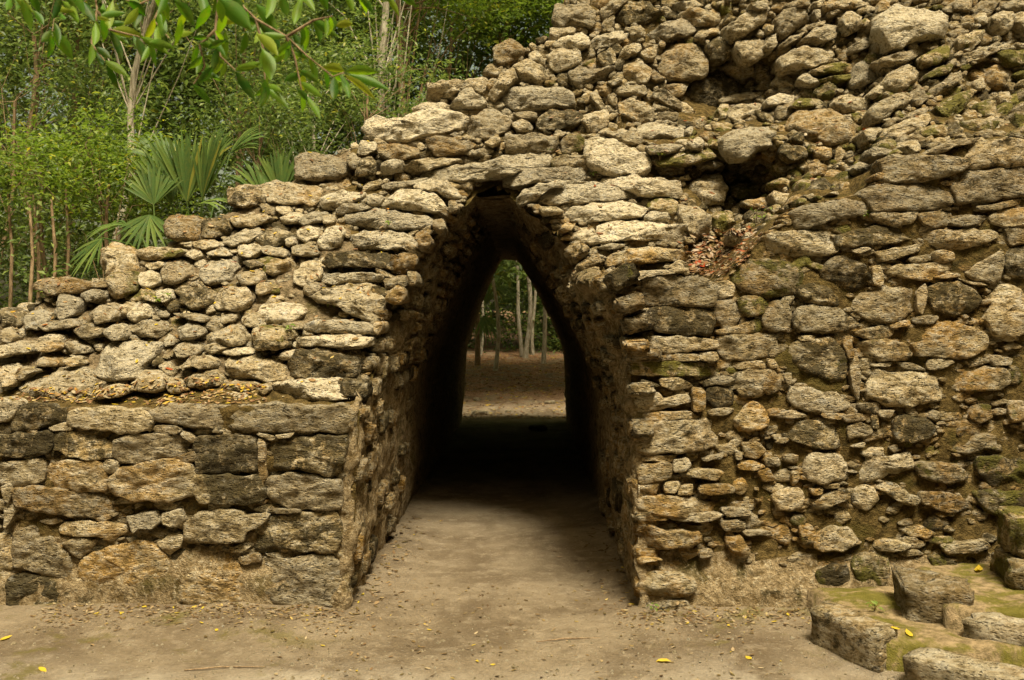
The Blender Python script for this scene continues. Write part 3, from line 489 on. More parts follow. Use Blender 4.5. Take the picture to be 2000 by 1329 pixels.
# cross-section of the passage: left side from the floor up, flat cap, right side down
PROF_L = [(-1.0, -.05), (-.955, .35), (-.93, .8), (-.90, 1.15), (-.80, 1.45), (-.66, 1.85), (-.52, 2.2), (-.42, 2.42), (-.38, 2.5)]
PROF_R = [(-.12, 2.5), (-.06, 2.42), (.07, 2.2), (.26, 1.85), (.46, 1.45), (.585, 1.15), (.61, .8), (.625, .35), (.64, -.05)]

# the mouth is broken wider than the vault behind it: upright jambs, then stepped slabs
MOUTH_L = [(-1.0, -.05), (-.955, .35), (-.935, .8), (-.92, 1.15), (-.90, 1.5), (-.86, 1.75), (-.72, 2.05), (-.55, 2.25), (-.42, 2.42), (-.38, 2.5)]
MOUTH_R = [(-.12, 2.5), (-.04, 2.42), (.15, 2.25), (.36, 2.0), (.52, 1.75), (.595, 1.5), (.61, 1.15), (.615, .8), (.625, .35), (.64, -.05)]

def mouth_x(side, z):
    pts = MOUTH_L if side < 0 else MOUTH_R[::-1]
    return float(np.interp(z, [p[1] for p in pts], [p[0] for p in pts]))

def side_x(side, z, dy):
    w = math.exp(-max(0, dy - .12) / .42)
    return mouth_x(side, z) * w + prof_x(side, z) * (1 - w)

def prof_x(side, z):
    pts = PROF_L if side < 0 else PROF_R[::-1]
    return float(np.interp(z, [p[1] for p in pts], [p[0] for p in pts]))

def mouth_y(side, z):
    top = 1.12 if side < 0 else 1.86
    if z <= top - .05: return WALL_Y
    ys = 5.6 + (z - 1.12) / .9
    return WALL_Y + (ys - WALL_Y) * sstep(top - .05, top + .12, z)
# ------------------------------------------------------------------ ground
def ground_z(x, y):
    v = Vector((x * .9, y * .9, 3.1))
    z = .035 * noise.noise(v) + .012 * noise.noise(v * 4.3) + .004 * noise.noise(v * 15)
    z *= 1 if y > 3 else .6
    z += .06 * sstep(16.5, 17.5, y) * 0 + (.08 * max(0, y - 16.5) if y < 40 else .08 * 23.5)
    if y < 9:
        d = (x + 1.6) ** 2 / .5 + (y - 5.15) ** 2 / .05
        z += .03 * math.exp(-d) + .015 * math.exp(-((x + 2.6) ** 2 / .6 + (y - 5.3) ** 2 / .04))
        z += .008 * sstep(.35, 1.0, abs(x + .15)) * (1 if y < 7 else .5)
        off = abs(x + .16) - .80
        if off > 0 and y < 5.6: z += .04 * (.6 + .8 * noise.noise(Vector((x * 2.3, y * 2, 9)))) * math.exp(-max(0, 5.46 - y) / .10) * min(1, off / .2)
        elif y >= 5.4: z += .05 * (.5 + noise.noise(Vector((x * 2, y * 1.7, 4)))) * sstep(.5, .8, abs(x + .16))
    return z - .015

gx = np.unique(np.concatenate([[-300, -120, -60, -30, -18, -12, -9, -7, -5.5, -4.6], np.arange(-4, 4.01, .07), [4.6, 5.5, 7, 9, 12, 18, 30, 60, 120, 300]]))
gy = np.unique(np.concatenate([[-60, -20, -8, -3, 0, 2, 3], np.arange(3.6, 7.5, .05), np.arange(7.6, 24, .16), [26, 29, 33, 40, 60, 120, 300]]))
gv = [(x, y, ground_z(x, y)) for y in gy for x in gx]
nx = len(gx)
gf = [(j * nx + i, j * nx + i + 1, (j + 1) * nx + i + 1, (j + 1) * nx + i) for j in range(len(gy) - 1) for i in range(nx - 1)]
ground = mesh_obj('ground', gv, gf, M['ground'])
ground['kind'] = 'structure'

# ------------------------------------------------------------------ things the ruin is made of
T = {
 'A': thing('retaining_wall', 'low wall of squared grey blocks left of the passage mouth, with flat ledge on top', 'stone wall', (-2.2, WALL_Y, 0)),
 'R': thing('stone_wall', 'tall mossy wall of rough ochre stones right of the passage mouth', 'stone wall', (1.8, WALL_Y + .1, 0)),
 'B': thing('rubble_slope', 'bank of pale tumbled stones rising above the low left wall to the forest', 'rubble slope', (-2.2, 6.3, 1.0)),
 'C': thing('corbelled_arch', 'pointed corbelled arch of stacked pale slabs framing the dark passage', 'stone arch', (-.15, 6.4, 1.1)),
 'U': thing('ruined_wall', 'ruined rubble wall at the top right, highest part of the ruin', 'ruined wall', (1.8, 8.2, 3.0)),
 'E': thing('broken_terrace', 'broken mossy terrace between the arch, the tall right wall and the upper wall', 'stone terrace', (1.6, 7.0, 2.0)),
}
PASS = thing('vaulted_passage', 'dark narrow vaulted passage running through the ruin to the forest behind', 'passage', (-.16, 5.6, 0))
LOOK = {'w': (.30, .03, .08, .95), 'g': (.46, .12, .20, .62), 'o': (.32, .16, .75, .48), 'd': (.86, .22, .30, .36), 'm': (.50, .85, .35, .42)}

def look(k, z):
    c = LOOK[k]
    j = [min(1, max(0, v + random.uniform(-.10, .10))) for v in c]
    if z == 'R': j[0] = min(1, j[0] + .16); j[1] = min(1, j[1] + .24); j[2] = min(1, j[2] + .25); j[3] *= .72
    if z == 'A': j[0] = min(1, j[0] + .05); j[3] *= .84
    if z in 'UE': j[3] *= .9; j[1] = min(1, j[1] + (.08 if z == 'U' else .22)); j[0] = min(1, j[0] + .08)
    return j

def chaikin(p, it=2, r=.22):
    p = np.asarray(p, float)
    for _ in range(it):
        q = np.roll(p, -1, 0)
        a = p * (1 - r) + q * r; b = p * r + q * (1 - r)
        p = np.stack([a, b], 1).reshape(-1, 2)
    return p

def resample(p, n):
    q = np.vstack([p, p[:1]])
    d = np.r_[0, np.cumsum(np.hypot(*np.diff(q, axis=0).T))]
    t = np.linspace(0, d[-1], n, endpoint=False)
    return np.stack([np.interp(t, d, q[:, 0]), np.interp(t, d, q[:, 1])], 1)

STONE_VERTS, STONE_FACES = [], []       # everything solid, for resting leaves on
NV = 0
def solid(verts, faces):
    global NV
    STONE_VERTS.extend(Vector(v) for v in verts)
    STONE_FACES.extend(tuple(i + NV for i in f) for f in faces)
    NV += len(verts)

def stone_geo(poly, zone, proud, small=False):
    raw = np.asarray(poly, float)
    c = raw.mean(0)
    w, h = np.ptp(raw[:, 0]), np.ptp(raw[:, 1])
    per = 2 * (w + h)
    rounded = zone in 'BE'
    n = int(min(60, max(12, per / (7 if not small else 8))))
    p = resample(chaikin(raw, 1, ({'A': .09, 'R': .11, 'B': .14, 'E': .13}.get(zone, .09) if not small else .08)), n)
    jit = min(w, h) * .035
    p = p + np.array([[noise.noise(Vector((a * .06, b * .06, 1.3))), noise.noise(Vector((a * .06, b * .06, 7.7)))] for a, b in p]) * (jit + 1.2)
    grow = 1.0 + ((5.0 if zone in 'AR' and not small else 2.0) / max(14, min(w, h)))
    p = c + (p - c) * grow
    Y0 = depth(zone, *c) - proud
    k = Y0 / F
    mn = min(w, h) * k
    T_ = {'A': .32, 'R': .32, 'C': .50, 'B': .20 + .5 * mn, 'U': .35, 'E': .22 + .5 * mn}[zone]
    if small: T_ = .16 + mn
    bev = mn * (.22 if rounded else .10)
    if zone == 'A': bev = min(bev, .016)
    bul = mn * (.12 if rounded else random.uniform(.01, .06))
    if zone == 'A': bul *= .4
    lean = {'A': .0, 'R': .10, 'C': .18, 'B': .95, 'U': .15, 'E': .45}[zone] + random.uniform(-.08, .10)
    yaw = random.uniform(-.10, .10) * (.3 if zone == 'A' else 1)
    sd = Vector((random.uniform(-50, 50), random.uniform(-50, 50), random.uniform(-50, 50)))
    rings = [(.80, T_), (.95, T_ * .6), (1.0, T_ * .25 + bev), (1.0, bev), (.975, bev * .38), (.92, bev * .08), (.83, -bul * .3), (.71, -bul * .55), (.58, -bul * .72), (.45, -bul * .85), (.31, -bul * .95), (.16, -bul)]
    if small: rings = [(.85, T_), (1.0, T_ * .4 + bev), (1.0, bev), (.95, bev * .25), (.72, -bul * .4), (.4, -bul)]
    # broken facets: planes that cut the face back towards the edges
    fac = []
    hw, hh = w * k / 2, h * k / 2
    for _ in range(random.randint(3, 6) if zone not in 'AR' else random.randint(1, 3)):
        th = random.uniform(0, 6.283)
        r = 1 / math.sqrt((math.cos(th) / hw) ** 2 + (math.sin(th) / hh) ** 2)
        fac.append((math.cos(th), math.sin(th), random.uniform(.2, .75) * r, math.tan(math.radians(random.uniform(*{'A': (6, 24), 'R': (8, 36), 'U': (15, 58)}.get(zone, (12, 50)))))))
    if zone in 'BCEU' and random.random() < .85:
        th = 1.571 + random.uniform(-.5, .5)
        fac.append((math.cos(th), math.sin(th), random.uniform(.1, .5) * hh, random.uniform(1.0, 2.4)))
    V = []
    amp = min(.038, mn * .17) * (1.0 if zone not in 'AR' else .6)
    for s, yo in rings:
        q = c + (p - c) * s
        for x, y in q:
            dz = (c[1] - y) * k; dx = (x - c[0]) * k
            front = max(0, 1 - max(0, yo) / max(T_ * .3, 1e-3))
            Yf = Y0 + (dz * lean + dx * yaw)
            Yf += min(T_ * .5, max([0] + [g * (dx * cx_ + dz * cz_ - d0) for cx_, cz_, d0, g in fac])) * (1 if yo < bev * 1.5 else .4)
            v = Vector(((x - CX) * Yf / F, Yf + yo, H - (y - CY) * Yf / F))
            a = amp
            nv = v + sd
            sc = 1 / max(.10, mn)
            d = Vector((noise.noise(nv * (2.2 * sc)), noise.noise(nv * (2.2 * sc) + Vector((9, 3, 7))), noise.noise(nv * (2.2 * sc) + Vector((4, 8, 1)))))
            vs = Vector((nv.x, nv.y, nv.z * 1.9))
            e = noise.noise(vs * 14) * .6 + abs(noise.noise(vs * 27)) * .6 + noise.noise(vs * 55) * .22
            v = v + Vector((d.x * a * .7, d.y * a * 1.0 - e * a * .9 * front, d.z * a * .7 + e * a * .35))
            V.append(v)
    V.append(sum(V[-n:], Vector()) / n + Vector((0, -bul * .05, 0)))
    V.append(sum(V[:n], Vector()) / n)
    nr = len(rings)
    Fc = []
    for r in range(nr - 1):
        for i in range(n):
            j = (i + 1) % n
            Fc.append((r * n + i, r * n + j, (r + 1) * n + j, (r + 1) * n + i))
    for i in range(n):
        j = (i + 1) % n
        Fc.append(((nr - 1) * n + i, (nr - 1) * n + j, nr * n))
        Fc.append((j, i, nr * n + 1))
    return V, Fc, at(c[0], c[1], Y0 + .1)

def add_stone(poly, zone, k, proud, small=False):  # small = chinking between the big stones
    V, Fc, o = stone_geo(poly, zone, proud, small)
    nm = 'stone'
    ob = mesh_obj(nm, V, Fc, M['stone'], T[zone], True, o)
    c = look(k, zone)
    if small: c[3] *= .66 if zone != 'B' else .85; c[0] = min(1, c[0] + .08)
    if zone == 'R':
        px, py = np.mean(poly, 0)
        m = sstep(1450, 2000, px) * sstep(600, 1000, py)
        c[0] = min(1, c[0] + .25 * m); c[1] = min(1, c[1] + .45 * m)
    ob.color = c
    solid(V, Fc)
    return ob

# coverage raster (4 px cells) used to fill the joints with small stones
OX = 520
GW, GH = 760, 345           # covers px -520..2520, py -40..1340; the walls go on beyond the frame
COV = np.zeros((GH, GW), bool)
PILE = [(1335, 480), (1400, 462), (1478, 448), (1492, 470), (1470, 500), (1425, 545), (1345, 540)]
def poly_cells(poly):
    p = np.asarray(poly, float)
    off = np.array([OX, 40])
    x0, y0 = np.floor((p.min(0) + off) / 4).astype(int); x1, y1 = np.ceil((p.max(0) + off) / 4).astype(int)
    x0, y0 = max(x0, 0), max(y0, 0); x1, y1 = min(x1, GW - 1), min(y1, GH - 1)
    if x1 < x0 or y1 < y0: return None
    X, Y = np.meshgrid(np.arange(x0, x1 + 1) * 4 - OX + 2, np.arange(y0, y1 + 1) * 4 - 38)
    ins = np.zeros(X.shape, bool)
    q = np.roll(p, -1, 0)
    for (ax, ay), (bx, by) in zip(p, q):
        if ay == by: continue
        c = ((ay > Y) != (by > Y)) & (X < (bx - ax) * (Y - ay) / (by - ay) + ax)
        ins ^= c
    return (slice(y0, y1 + 1), slice(x0, x1 + 1)), ins

ZA = [(-518, 800), (686, 800), (668, 1190), (400, 1195), (-518, 1215)]
ZR = [(1258, 545), (1400, 548), (1490, 465), (1550, 410), (1700, 375), (1735, 315), (1870, 290), (2000, 275), (2518, 240), (2518, 1200), (2040, 1160), (1740, 1160), (1700, 1110), (1420, 1100), (1262, 1110), (1240, 800), (1225, 680), (1208, 590), (1202, 545)]
ZM = [(-518, 745), (-40, 625), (60, 590), (200, 540), (320, 480), (440, 418), (570, 355), (700, 275), (830, 205), (965, 130), (1085, 60), (1110, -30), (2518, -30), (2518, 238), (2000, 270), (1870, 285), (1730, 305), (1700, 365), (1550, 400), (1490, 455), (1400, 540), (1215, 530), (1140, 503), (1072, 437), (1018, 390), (1000, 350), (950, 345), (905, 395), (866, 440), (812, 490), (760, 575), (740, 650), (712, 745), (690, 780), (-518, 778)]
ZONE = np.zeros((GH, GW), int)
for i, z in enumerate((ZM, ZA, ZR)):
    s, m = poly_cells(z)
    ZONE[s][m] = i + 1

r_ = poly_cells(PILE); COV[r_[0]] |= r_[1]
count = {k: 0 for k in T}
polys = []
for (ox, oy), txt in STONES.items():
    for ent in txt.replace('\n', '|').split('|'):
        ent = ent.strip()
        if not ent: continue
        hd, *pts = ent.split()
        poly = [(ox + float(a) * 2.506, oy + float(b) * 2.506) for a, b in (q.split(',') for q in pts)]
        if hd[0] == 'R' and oy >= 500 and min(q[0] for q in poly) < 1272 and max(q[0] for q in poly) > 1280:
            e = random.uniform(1244, 1254)        # quoins line up on the corner of the pier
            poly = [(e + (q[0] - e) * .15 if q[0] < 1282 else q[0], q[1]) for q in poly]
        polys.append((hd[0], hd[1], poly))
        r = poly_cells(poly)
        if r: COV[r[0]] |= r[1]
for z, k, poly in polys:
    pr = random.uniform(.0, .035)
    if z == 'A': pr = random.uniform(.0, .02)
    if z == 'A' and np.mean(poly, 0)[1] > 1040: pr -= .012
    if z == 'R': pr *= .5
    if z == 'R' and np.mean(poly, 0)[0] < 1400: pr += .03
    if z == 'C': pr = random.uniform(.03, .15)
    if z in 'BE': pr = random.uniform(.0, .09)
    if z == 'U': pr = random.uniform(.0, .08)
    add_stone(poly, z, k, pr)
    count[z] += 1

def zone_of(px, py):
    if px < 1340 and py > 200 and px > 640 and py < 800:
        return 'C'
    if px < 760: return 'B'
    if py < 215 + max(0, px - 1700) * -.35: return 'U'
    return 'E' if px > 1150 else 'C'

extra = {k: ([], []) for k in T}
INF = np.zeros((GH, GW), bool); INF[:, (OX - 20) // 4:(OX + 2020) // 4] = True
for rad, tries, ok, inside in ((27, 500, .20, 1), (19, 2000, .24, 1), (14, 3500, .26, 1), (10, 7500, .32, 1), (6.5, 9000, .36, 1), (44, 1500, .16, 0), (30, 2500, .2, 0), (19, 3000, .24, 0), (11, 3000, .3, 0)):
    free = np.argwhere((ZONE > 0) & ~COV & (INF if inside else ~INF))
    pick = free[rng.integers(0, len(free), tries)]
    for cy, cx in pick:
        if COV[cy, cx]: continue
        zi = ZONE[cy, cx]
        px, py = cx * 4 - OX + 2, cy * 4 - 38
        z = {1: None, 2: 'A', 3: 'R'}[zi] or zone_of(px, py)
        if z == 'A' and rad > 20 and inside: continue
        asp = random.uniform(1.2, 2.3) if z in 'ARC' else random.uniform(1.0, 1.8)
        rot = random.gauss(0, .18 if z in 'ARC' else .45)
        if z == 'U': rot = random.gauss(-.3, .4)
        if z == 'R' and rad > 12 and random.random() < .3: continue
        if z in 'AR': asp = random.uniform(1.5, 3.0)
        n = random.randint(4, 6)
        ph = random.random() * 6.28
        pl = []
        for i in range(n):
            a = ph + 6.283 * (i + random.uniform(-.25, .25)) / n
            r = rad * random.uniform(.62, 1.2)
            x, y = math.cos(a) * r * math.sqrt(asp), math.sin(a) * r / math.sqrt(asp)
            pl.append((px + x * math.cos(rot) - y * math.sin(rot), py + x * math.sin(rot) + y * math.cos(rot)))
        rr = poly_cells(pl)
        if rr is None or rr[1].sum() == 0: continue
        s, m = rr
        bad = (COV[s] | (ZONE[s] != zi)) & m
        if bad.sum() > ok * m.sum(): continue
        COV[s] |= m
        k = random.choice({'A': 'ggod', 'R': 'ooogdmw', 'B': 'gwwgdgm', 'C': 'gwgood' if 700 < px < 1215 and py > 380 else 'gwgod', 'U': 'ggodom', 'E': 'ggomdm'}[z])
        pr = random.uniform(-.01, .02) if not inside else random.uniform(-.07, -.01) if z in 'AR' else random.uniform(-.14, -.02)
        if count[z] < 296 and inside:
            add_stone(pl, z, k, pr, True); count[z] += 1
        else:
            V, Fc, _ = stone_geo(pl, z, pr, True)
            ev, ef = extra[z]
            b0 = len(ev); ev.extend(V); ef.extend(tuple(i + b0 for i in f) for f in Fc)
for z, (ev, ef) in extra.items():
    if ev:
        o = mesh_obj('small_stones', ev, ef, M['stone'], T[z])
        o['kind'] = 'stuff'
        o.color = look('o' if z == 'R' else 'g', z)
        solid(ev, ef)
print('stones', count, {k: len(v[1]) for k, v in extra.items()})

# ------------------------------------------------------------------ earth and mortar body behind the stones
def inside_passage(x, z, m=.05):
    if z > 2.52 + m or z < -.2: return False
    return mouth_x(-1, min(z, 2.5)) - m < x < mouth_x(1, min(z, 2.5)) + m

def relief(v, a):
    return v + Vector((0, 1, -.25)) * (a * (noise.noise(v * 5) + .6 * noise.noise(v * 12) + .3 * noise.noise(v * 29)))

SIL = [(-560, 765), (-40, 630), (60, 600), (200, 550), (320, 490), (440, 425), (570, 360), (700, 285), (830, 215), (965, 138), (1085, 66), (1112, -40), (1120, -100)]
def sil_py(px): return np.interp(px, [p[0] for p in SIL], [p[1] for p in SIL]) if px < 1120 else -100
xs = np.arange(-550, 2551, 13); rows = 64
idx, V, Fc = {}, [], []
for i, px in enumerate(xs):
    top = sil_py(px)
    bot = 800 if px < 1215 else float(np.interp(px, TOPX, TOPY)) + 60
    for j in range(rows + 1):
        py = top + (bot - top) * j / rows
        z = 'B'
        Y = depth(z, px, py) + (.09 if px < 700 else .16)
        v = at(px, py, Y)
        if inside_passage(v.x, v.z, -.01):
            xl, xr = mouth_x(-1, min(v.z, 2.5)) + .01, mouth_x(1, min(v.z, 2.5)) - .01
            if v.x - xl < .056: v.x = xl
            elif xr - v.x < .056: v.x = xr
            elif 2.56 - v.z < .03: pass
            else: continue
        idx[i, j] = len(V); V.append(relief(v, .05))
for i in range(len(xs) - 1):
    for j in range(rows):
        q = [(i, j), (i, j + 1), (i + 1, j + 1), (i + 1, j)]
        if all(k in idx for k in q): Fc.append(tuple(idx[k] for k in q))
# far side of the bank falls away to the ground behind the skyline
prev = None
for i, px in enumerate(xs):
    a = V[idx[i, 0]]
    chain = [idx[i, 0]]
    for t in (.12, .4, .75, 1.0):
        q = Vector((a.x - .9 * t, a.y + .35 + 2.4 * t, a.z * (1 - t ** 1.2) - .1 * t))
        if a.x > -1.75: q = Vector((a.x - .3 * t, a.y + .35 + 2.4 * t, max(2.75, a.z - .8 * t)))
        chain.append(len(V)); V.append(relief(q, .06))
    if prev:
        for a1, a2, b1, b2 in zip(prev, prev[1:], chain, chain[1:]): Fc.append((a1, b1, b2, a2))
    prev = chain
core = mesh_obj('earth_fill', V, Fc, M['rubble_earth'], T['B'])
core.data.materials.append(M['mortar'])
for pg in core.data.polygons:
    if pg.center.x / pg.center.y > -.17 + .03 * noise.noise(pg.center * 3): pg.material_index = 1
solid(V, Fc)

def wall_core(zone, px0, px1, base, topf, rec, mat, back):
    xs = np.arange(px0, px1 + 1, 11); R = 46
    V, Fc = [], []
    n = R + 5
    for px in xs:
        tp = topf(px)
        colm = []
        for j in range(R + 1):
            py = base + (tp - base) * j / R
            rc = rec
            Y = depth(zone, px, py) + rc
            v = at(px, py, Y)
            # lime plaster and packed earth survive at the foot of the wall
            v.y -= (rc + .012) * sstep(.30, .12, v.z + .10 * noise.noise(v * 2.1)) * (1 if zone == 'R' else .75)
            V.append(relief(v, .04) if v.z > .3 else relief(v, .014))
        e = V[-1]
        for t in (.08, .25, .5, 1.0):
            V.append(Vector((e.x, e.y + back * t, e.z + (.16 * t if zone == 'A' else 0) + .01 * noise.noise(e * 7 + Vector((0, t * 3, 0))))))
    for i in range(len(xs) - 1):
        for j in range(n - 1):
            Fc.append((i * n + j, (i + 1) * n + j, (i + 1) * n + j + 1, i * n + j + 1))
    # the end of the wall follows the side of the passage
    i = len(xs) - 1 if zone == 'A' else 0
    for j in range(R + 1):
        e = V[i * n + j]
        e.x = mouth_x(-1 if zone == 'A' else 1, e.z) + (.006 if zone == 'A' else -.006)
    return V, Fc
V, Fc = wall_core('A', -533, 688, 1225, lambda x: 799, .034, M['mortar'], .4)
oA = mesh_obj('mortar_bed', V, Fc, M['plaster'], T['A']); solid(V, Fc)
V, Fc = wall_core('R', 1254, 2530, 1225, lambda x: float(np.interp(x, TOPX, TOPY)) + 8, .036, M['mortar'], .9)
oR = mesh_obj('mortar_bed', V, Fc, M['mortar'], T['R']); solid(V, Fc)
oR.data.materials.append(M['plaster'])
for pg in oR.data.polygons:
    if pg.center.z < .30 + .09 * noise.noise(pg.center * 3.3): pg.material_index = 1
oA.data.materials.append(M['mortar'])
for pg in oA.data.polygons:
    if pg.center.z > .42 + .12 * noise.noise(pg.center * 2.7): pg.material_index = 1

# ------------------------------------------------------------------ the passage
END_Y = 15.5
prof = []
for a, b in zip(PROF_L, PROF_L[1:]):
    k = 13
    prof += [(a[0] + (b[0] - a[0]) * t / k, a[1] + (b[1] - a[1]) * t / k, -1) for t in range(k)]
prof.append((*PROF_L[-1], -1))
prof += [(-.33, 2.5, 0), (-.25, 2.5, 0), (-.17, 2.5, 0)]
for a, b in zip(PROF_R, PROF_R[1:]):
    k = 13
    prof += [(a[0] + (b[0] - a[0]) * t / k, a[1] + (b[1] - a[1]) * t / k, 1) for t in range(k)]
prof.append((*PROF_R[-1], 1))
ts = np.r_[np.linspace(0, .07, 32)[:-1], np.linspace(.07, .3, 42)[:-1], np.linspace(.3, 1, 30)]
V, Fc = [], []
for (x, z, s) in prof:
    y0 = mouth_y(s, z) if s else mouth_y(-1, 2.5) + .16
    if s and z > 1.12: y0 += .15 * sstep(1.12, 1.3, z)
    wrap = s != 0 and z < (1.10 if s < 0 else 1.84)
    for kk, t in enumerate([-2, -1] + list(ts)):
        if t < 0:      # crumbling plaster turns the corner on to the front of the wall
            yb = y0 + (.008 if s < 0 else .12 * z)
            x_ = mouth_x(s, z) if s else x
            v = Vector((x_ + s * (.085 if t == -2 else .03), yb + (.03 if t == -2 else -.008), z)) if wrap else Vector((x_ + s * .03, yb + .001 * kk, z))
            q = Vector((v.x * 5, v.y * 5, v.z * 7))
            a_ = .022 if wrap else 0
            v += Vector((a_ * (noise.noise(q * 2) + .9 * noise.noise(q * 5)), a_ * (noise.noise(q * 1.7 + Vector((3, 3, 3))) + .9 * noise.noise(q * 4.5)), 0))
            V.append(v); continue
        y = y0 + (.008 if s < 0 else .0 + .12 * z if s > 0 and z < 1.86 else .03) + (END_Y - y0 - .05) * t
        v = Vector((side_x(s, z, y - y0) if s else x, y, z))
        if s and z > 1.1: v.x += s * .04 * sstep(1.1, 1.3, z) * math.exp(-(y - y0) / .10)
        nrm = Vector((-s if s else 0, 0, 0 if z < 1.1 else -.5))
        e = noise.noise(Vector((v.x * 6, v.y * 7, v.z * 4))) + .6 * noise.noise(Vector((v.x * 15, v.y * 17, v.z * 13))) + .5 * abs(noise.noise(v * 31)) - .3 * abs(noise.noise(v * 60))
        V.append(v + nrm * ((.028 + .022 * math.exp(-t * 9)) * e) + Vector((0, .03 * noise.noise(Vector((x * 9, 2, z * 9))) * (t < .001), 0)))
n = len(ts) + 2
for i in range(len(prof) - 1):
    for j in range(n - 1):
        Fc.append((i * n + j, i * n + j + 1, (i + 1) * n + j + 1, (i + 1) * n + j))
mesh_obj('plastered_vault', V, Fc, M['plaster'], PASS); solid(V, Fc)
# body of masonry round the far end of the passage
def box(x0, x1, y0, y1, z0, z1):
    v = [(x, y, z) for x in (x0, x1) for y in (y0, y1) for z in (z0, z1)]
    f = [(0, 1, 3, 2), (4, 6, 7, 5), (0, 4, 5, 1), (2, 3, 7, 6), (0, 2, 6, 4), (1, 5, 7, 3)]
    return v, f
for bx in ((-1.75, -1.06, 9.2, END_Y - .02, -.1, 2.7), (.70, 3.0, 9.0, END_Y - .02, -.1, 2.7), (-1.76, 3.01, 9.1, END_Y - .03, 2.62, 2.8)):
    v, f = box(*bx)
    mesh_obj('rear_masonry', v, f, M['mortar'], PASS, False); solid(v, f)
def gap_fill(side):       # end wall between the vault curve and the masonry at the far end
    v, f = [], []
    zs = np.linspace(-.05, 2.7, 24)
    for z in zs:
        x = prof_x(side, min(z, 2.5))
        if z > 2.5: x = -.25
        v += [(x + side * 0.0, END_Y - .01, z), (side * 1.1 if side < 0 else .75, END_Y - .012, z)]
    for i in range(len(zs) - 1): f.append((2 * i, 2 * i + 1, 2 * i + 3, 2 * i + 2))
    mesh_obj('end_face', v, f, M['plaster'], PASS, False)
gap_fill(-1); gap_fill(1)

# shared rough block shapes for the stones lining the passage
def rough_block(seed):
    bm = bmesh.new()
    bmesh.ops.create_cube(bm, size=1.0)
    bmesh.ops.bevel(bm, geom=bm.edges[:], offset=.12, segments=2, affect='EDGES')
    bmesh.ops.subdivide_edges(bm, edges=[e for e in bm.edges if e.calc_length() > .5], cuts=3, use_grid_fill=True)
    for v in bm.verts:
        q = v.co * 2.2 + Vector((seed * 7.1, seed * 3.3, seed))
        v.co += Vector((noise.noise(q), noise.noise(q + Vector((5, 0, 0))), noise.noise(q + Vector((0, 5, 0))))) * .10
        v.co += v.co.normalized() * .05 * noise.noise(q * 2.5)
    me = bpy.data.meshes.new('stone')
    bm.to_mesh(me); bm.free()
    me.polygons.foreach_set('use_smooth', [True] * len(me.polygons))
    me.materials.append(M['stone'])
    return me
BLOCKS = [rough_block(i) for i in range(8)]
nst = 0
for side in (-1, 1):
    z = .05
    while z < 2.42:
        h = random.uniform(.10, .20) if z < 1.1 else random.uniform(.07, .15)
        zc = z + h / 2
        dx = mouth_x(side, zc + .05) - mouth_x(side, zc - .05)
        tang = Vector((dx, 0, .1)).normalized()
        nrm = Vector((-side, 0, 0)); nrm = (nrm - tang * nrm.dot(tang)).normalized()
        y = mouth_y(side, zc) + random.uniform(.0, .06)
        yend = mouth_y(side, zc) + 2.3
        while y < yend and nst < 292:
            L = random.uniform(.13, .36)
            if random.random() < (.5 if z < 1.0 else .72 if side < 0 else .5):
                ob = bpy.data.objects.new('stone', random.choice(BLOCKS)); col.objects.link(ob)
                th = random.uniform(.14, .2)
                x = side_x(side, zc, y + L / 2 - mouth_y(side, zc) - .15 * sstep(1.12, 1.3, zc))
                cpos = Vector((x, y + L / 2, zc + random.uniform(-.012, .012))) - nrm * (th * .5 - (random.uniform(.02, .05) if z < 1.0 else random.uniform(.02, .06)))
                m = Matrix.Identity(3)
                yv = Vector((0, 1, 0))
                rz = Matrix.Rotation(random.gauss(0, .10), 3, nrm)
                m = Matrix((rz @ yv * (L - .012), rz @ tang * (h * random.uniform(.7, .98)), nrm * th)).transposed()
                M4 = m.to_4x4(); M4.translation = cpos - PASS.location
                ob.parent = PASS
                ob.matrix_basis = M4
                ob.color = look(random.choice('oogood'), 'R')
                nst += 1
            y += L + .012
        z += h
print('passage stones', nst)
# ------------------------------------------------------------------ loose blocks and low step in the right foreground
def block_mesh(name, corners, z0, z1, seed, parent, mat=None, kcol='g', tilt=0.0, res=7, amp=.012):
    """rough block: plan corners (4), bottom and top height; bevelled and chipped"""
    bm = bmesh.new()
    bmesh.ops.create_cube(bm, size=1.0)
    bmesh.ops.bevel(bm, geom=bm.edges[:], offset=.045, segments=2, affect='EDGES')
    bmesh.ops.subdivide_edges(bm, edges=[e for e in bm.edges if e.calc_length() > .5], cuts=res, use_grid_fill=True)
    sd = Vector((seed * 3.7, seed * 1.9, seed * 5.3))
    c = [Vector((*p, 0)) for p in corners]
    cen = sum(c, Vector()) / 4
    for v in bm.verts:
        u, w, t = v.co.x + .5, v.co.y + .5, v.co.z + .5
        b = c[0].lerp(c[1], u).lerp(c[3].lerp(c[2], u), w)
        q = Vector((b.x, b.y, z0 + (z1 - z0) * t + tilt * (b.x - cen.x) * t))
        out = (q - Vector((cen.x, cen.y, (z0 + z1) / 2))).normalized()
        s = q * 9 + sd
        q += out * (amp * 1.3 * noise.noise(s) + amp * .8 * noise.noise(s * 2.4) + amp * .5 * noise.noise(s * 5.5))
        v.co = q
    bm.verts.ensure_lookup_table()
    V = [v.co.copy() for v in bm.verts]; Fc = [tuple(v.index for v in f.verts) for f in bm.faces]
    bm.free()
    o = mesh_obj(name, V, Fc, mat or M['stone'], parent, True, (cen.x, cen.y, z0))
    o.color = look(kcol, 'R')
    solid(V, Fc)
    return o

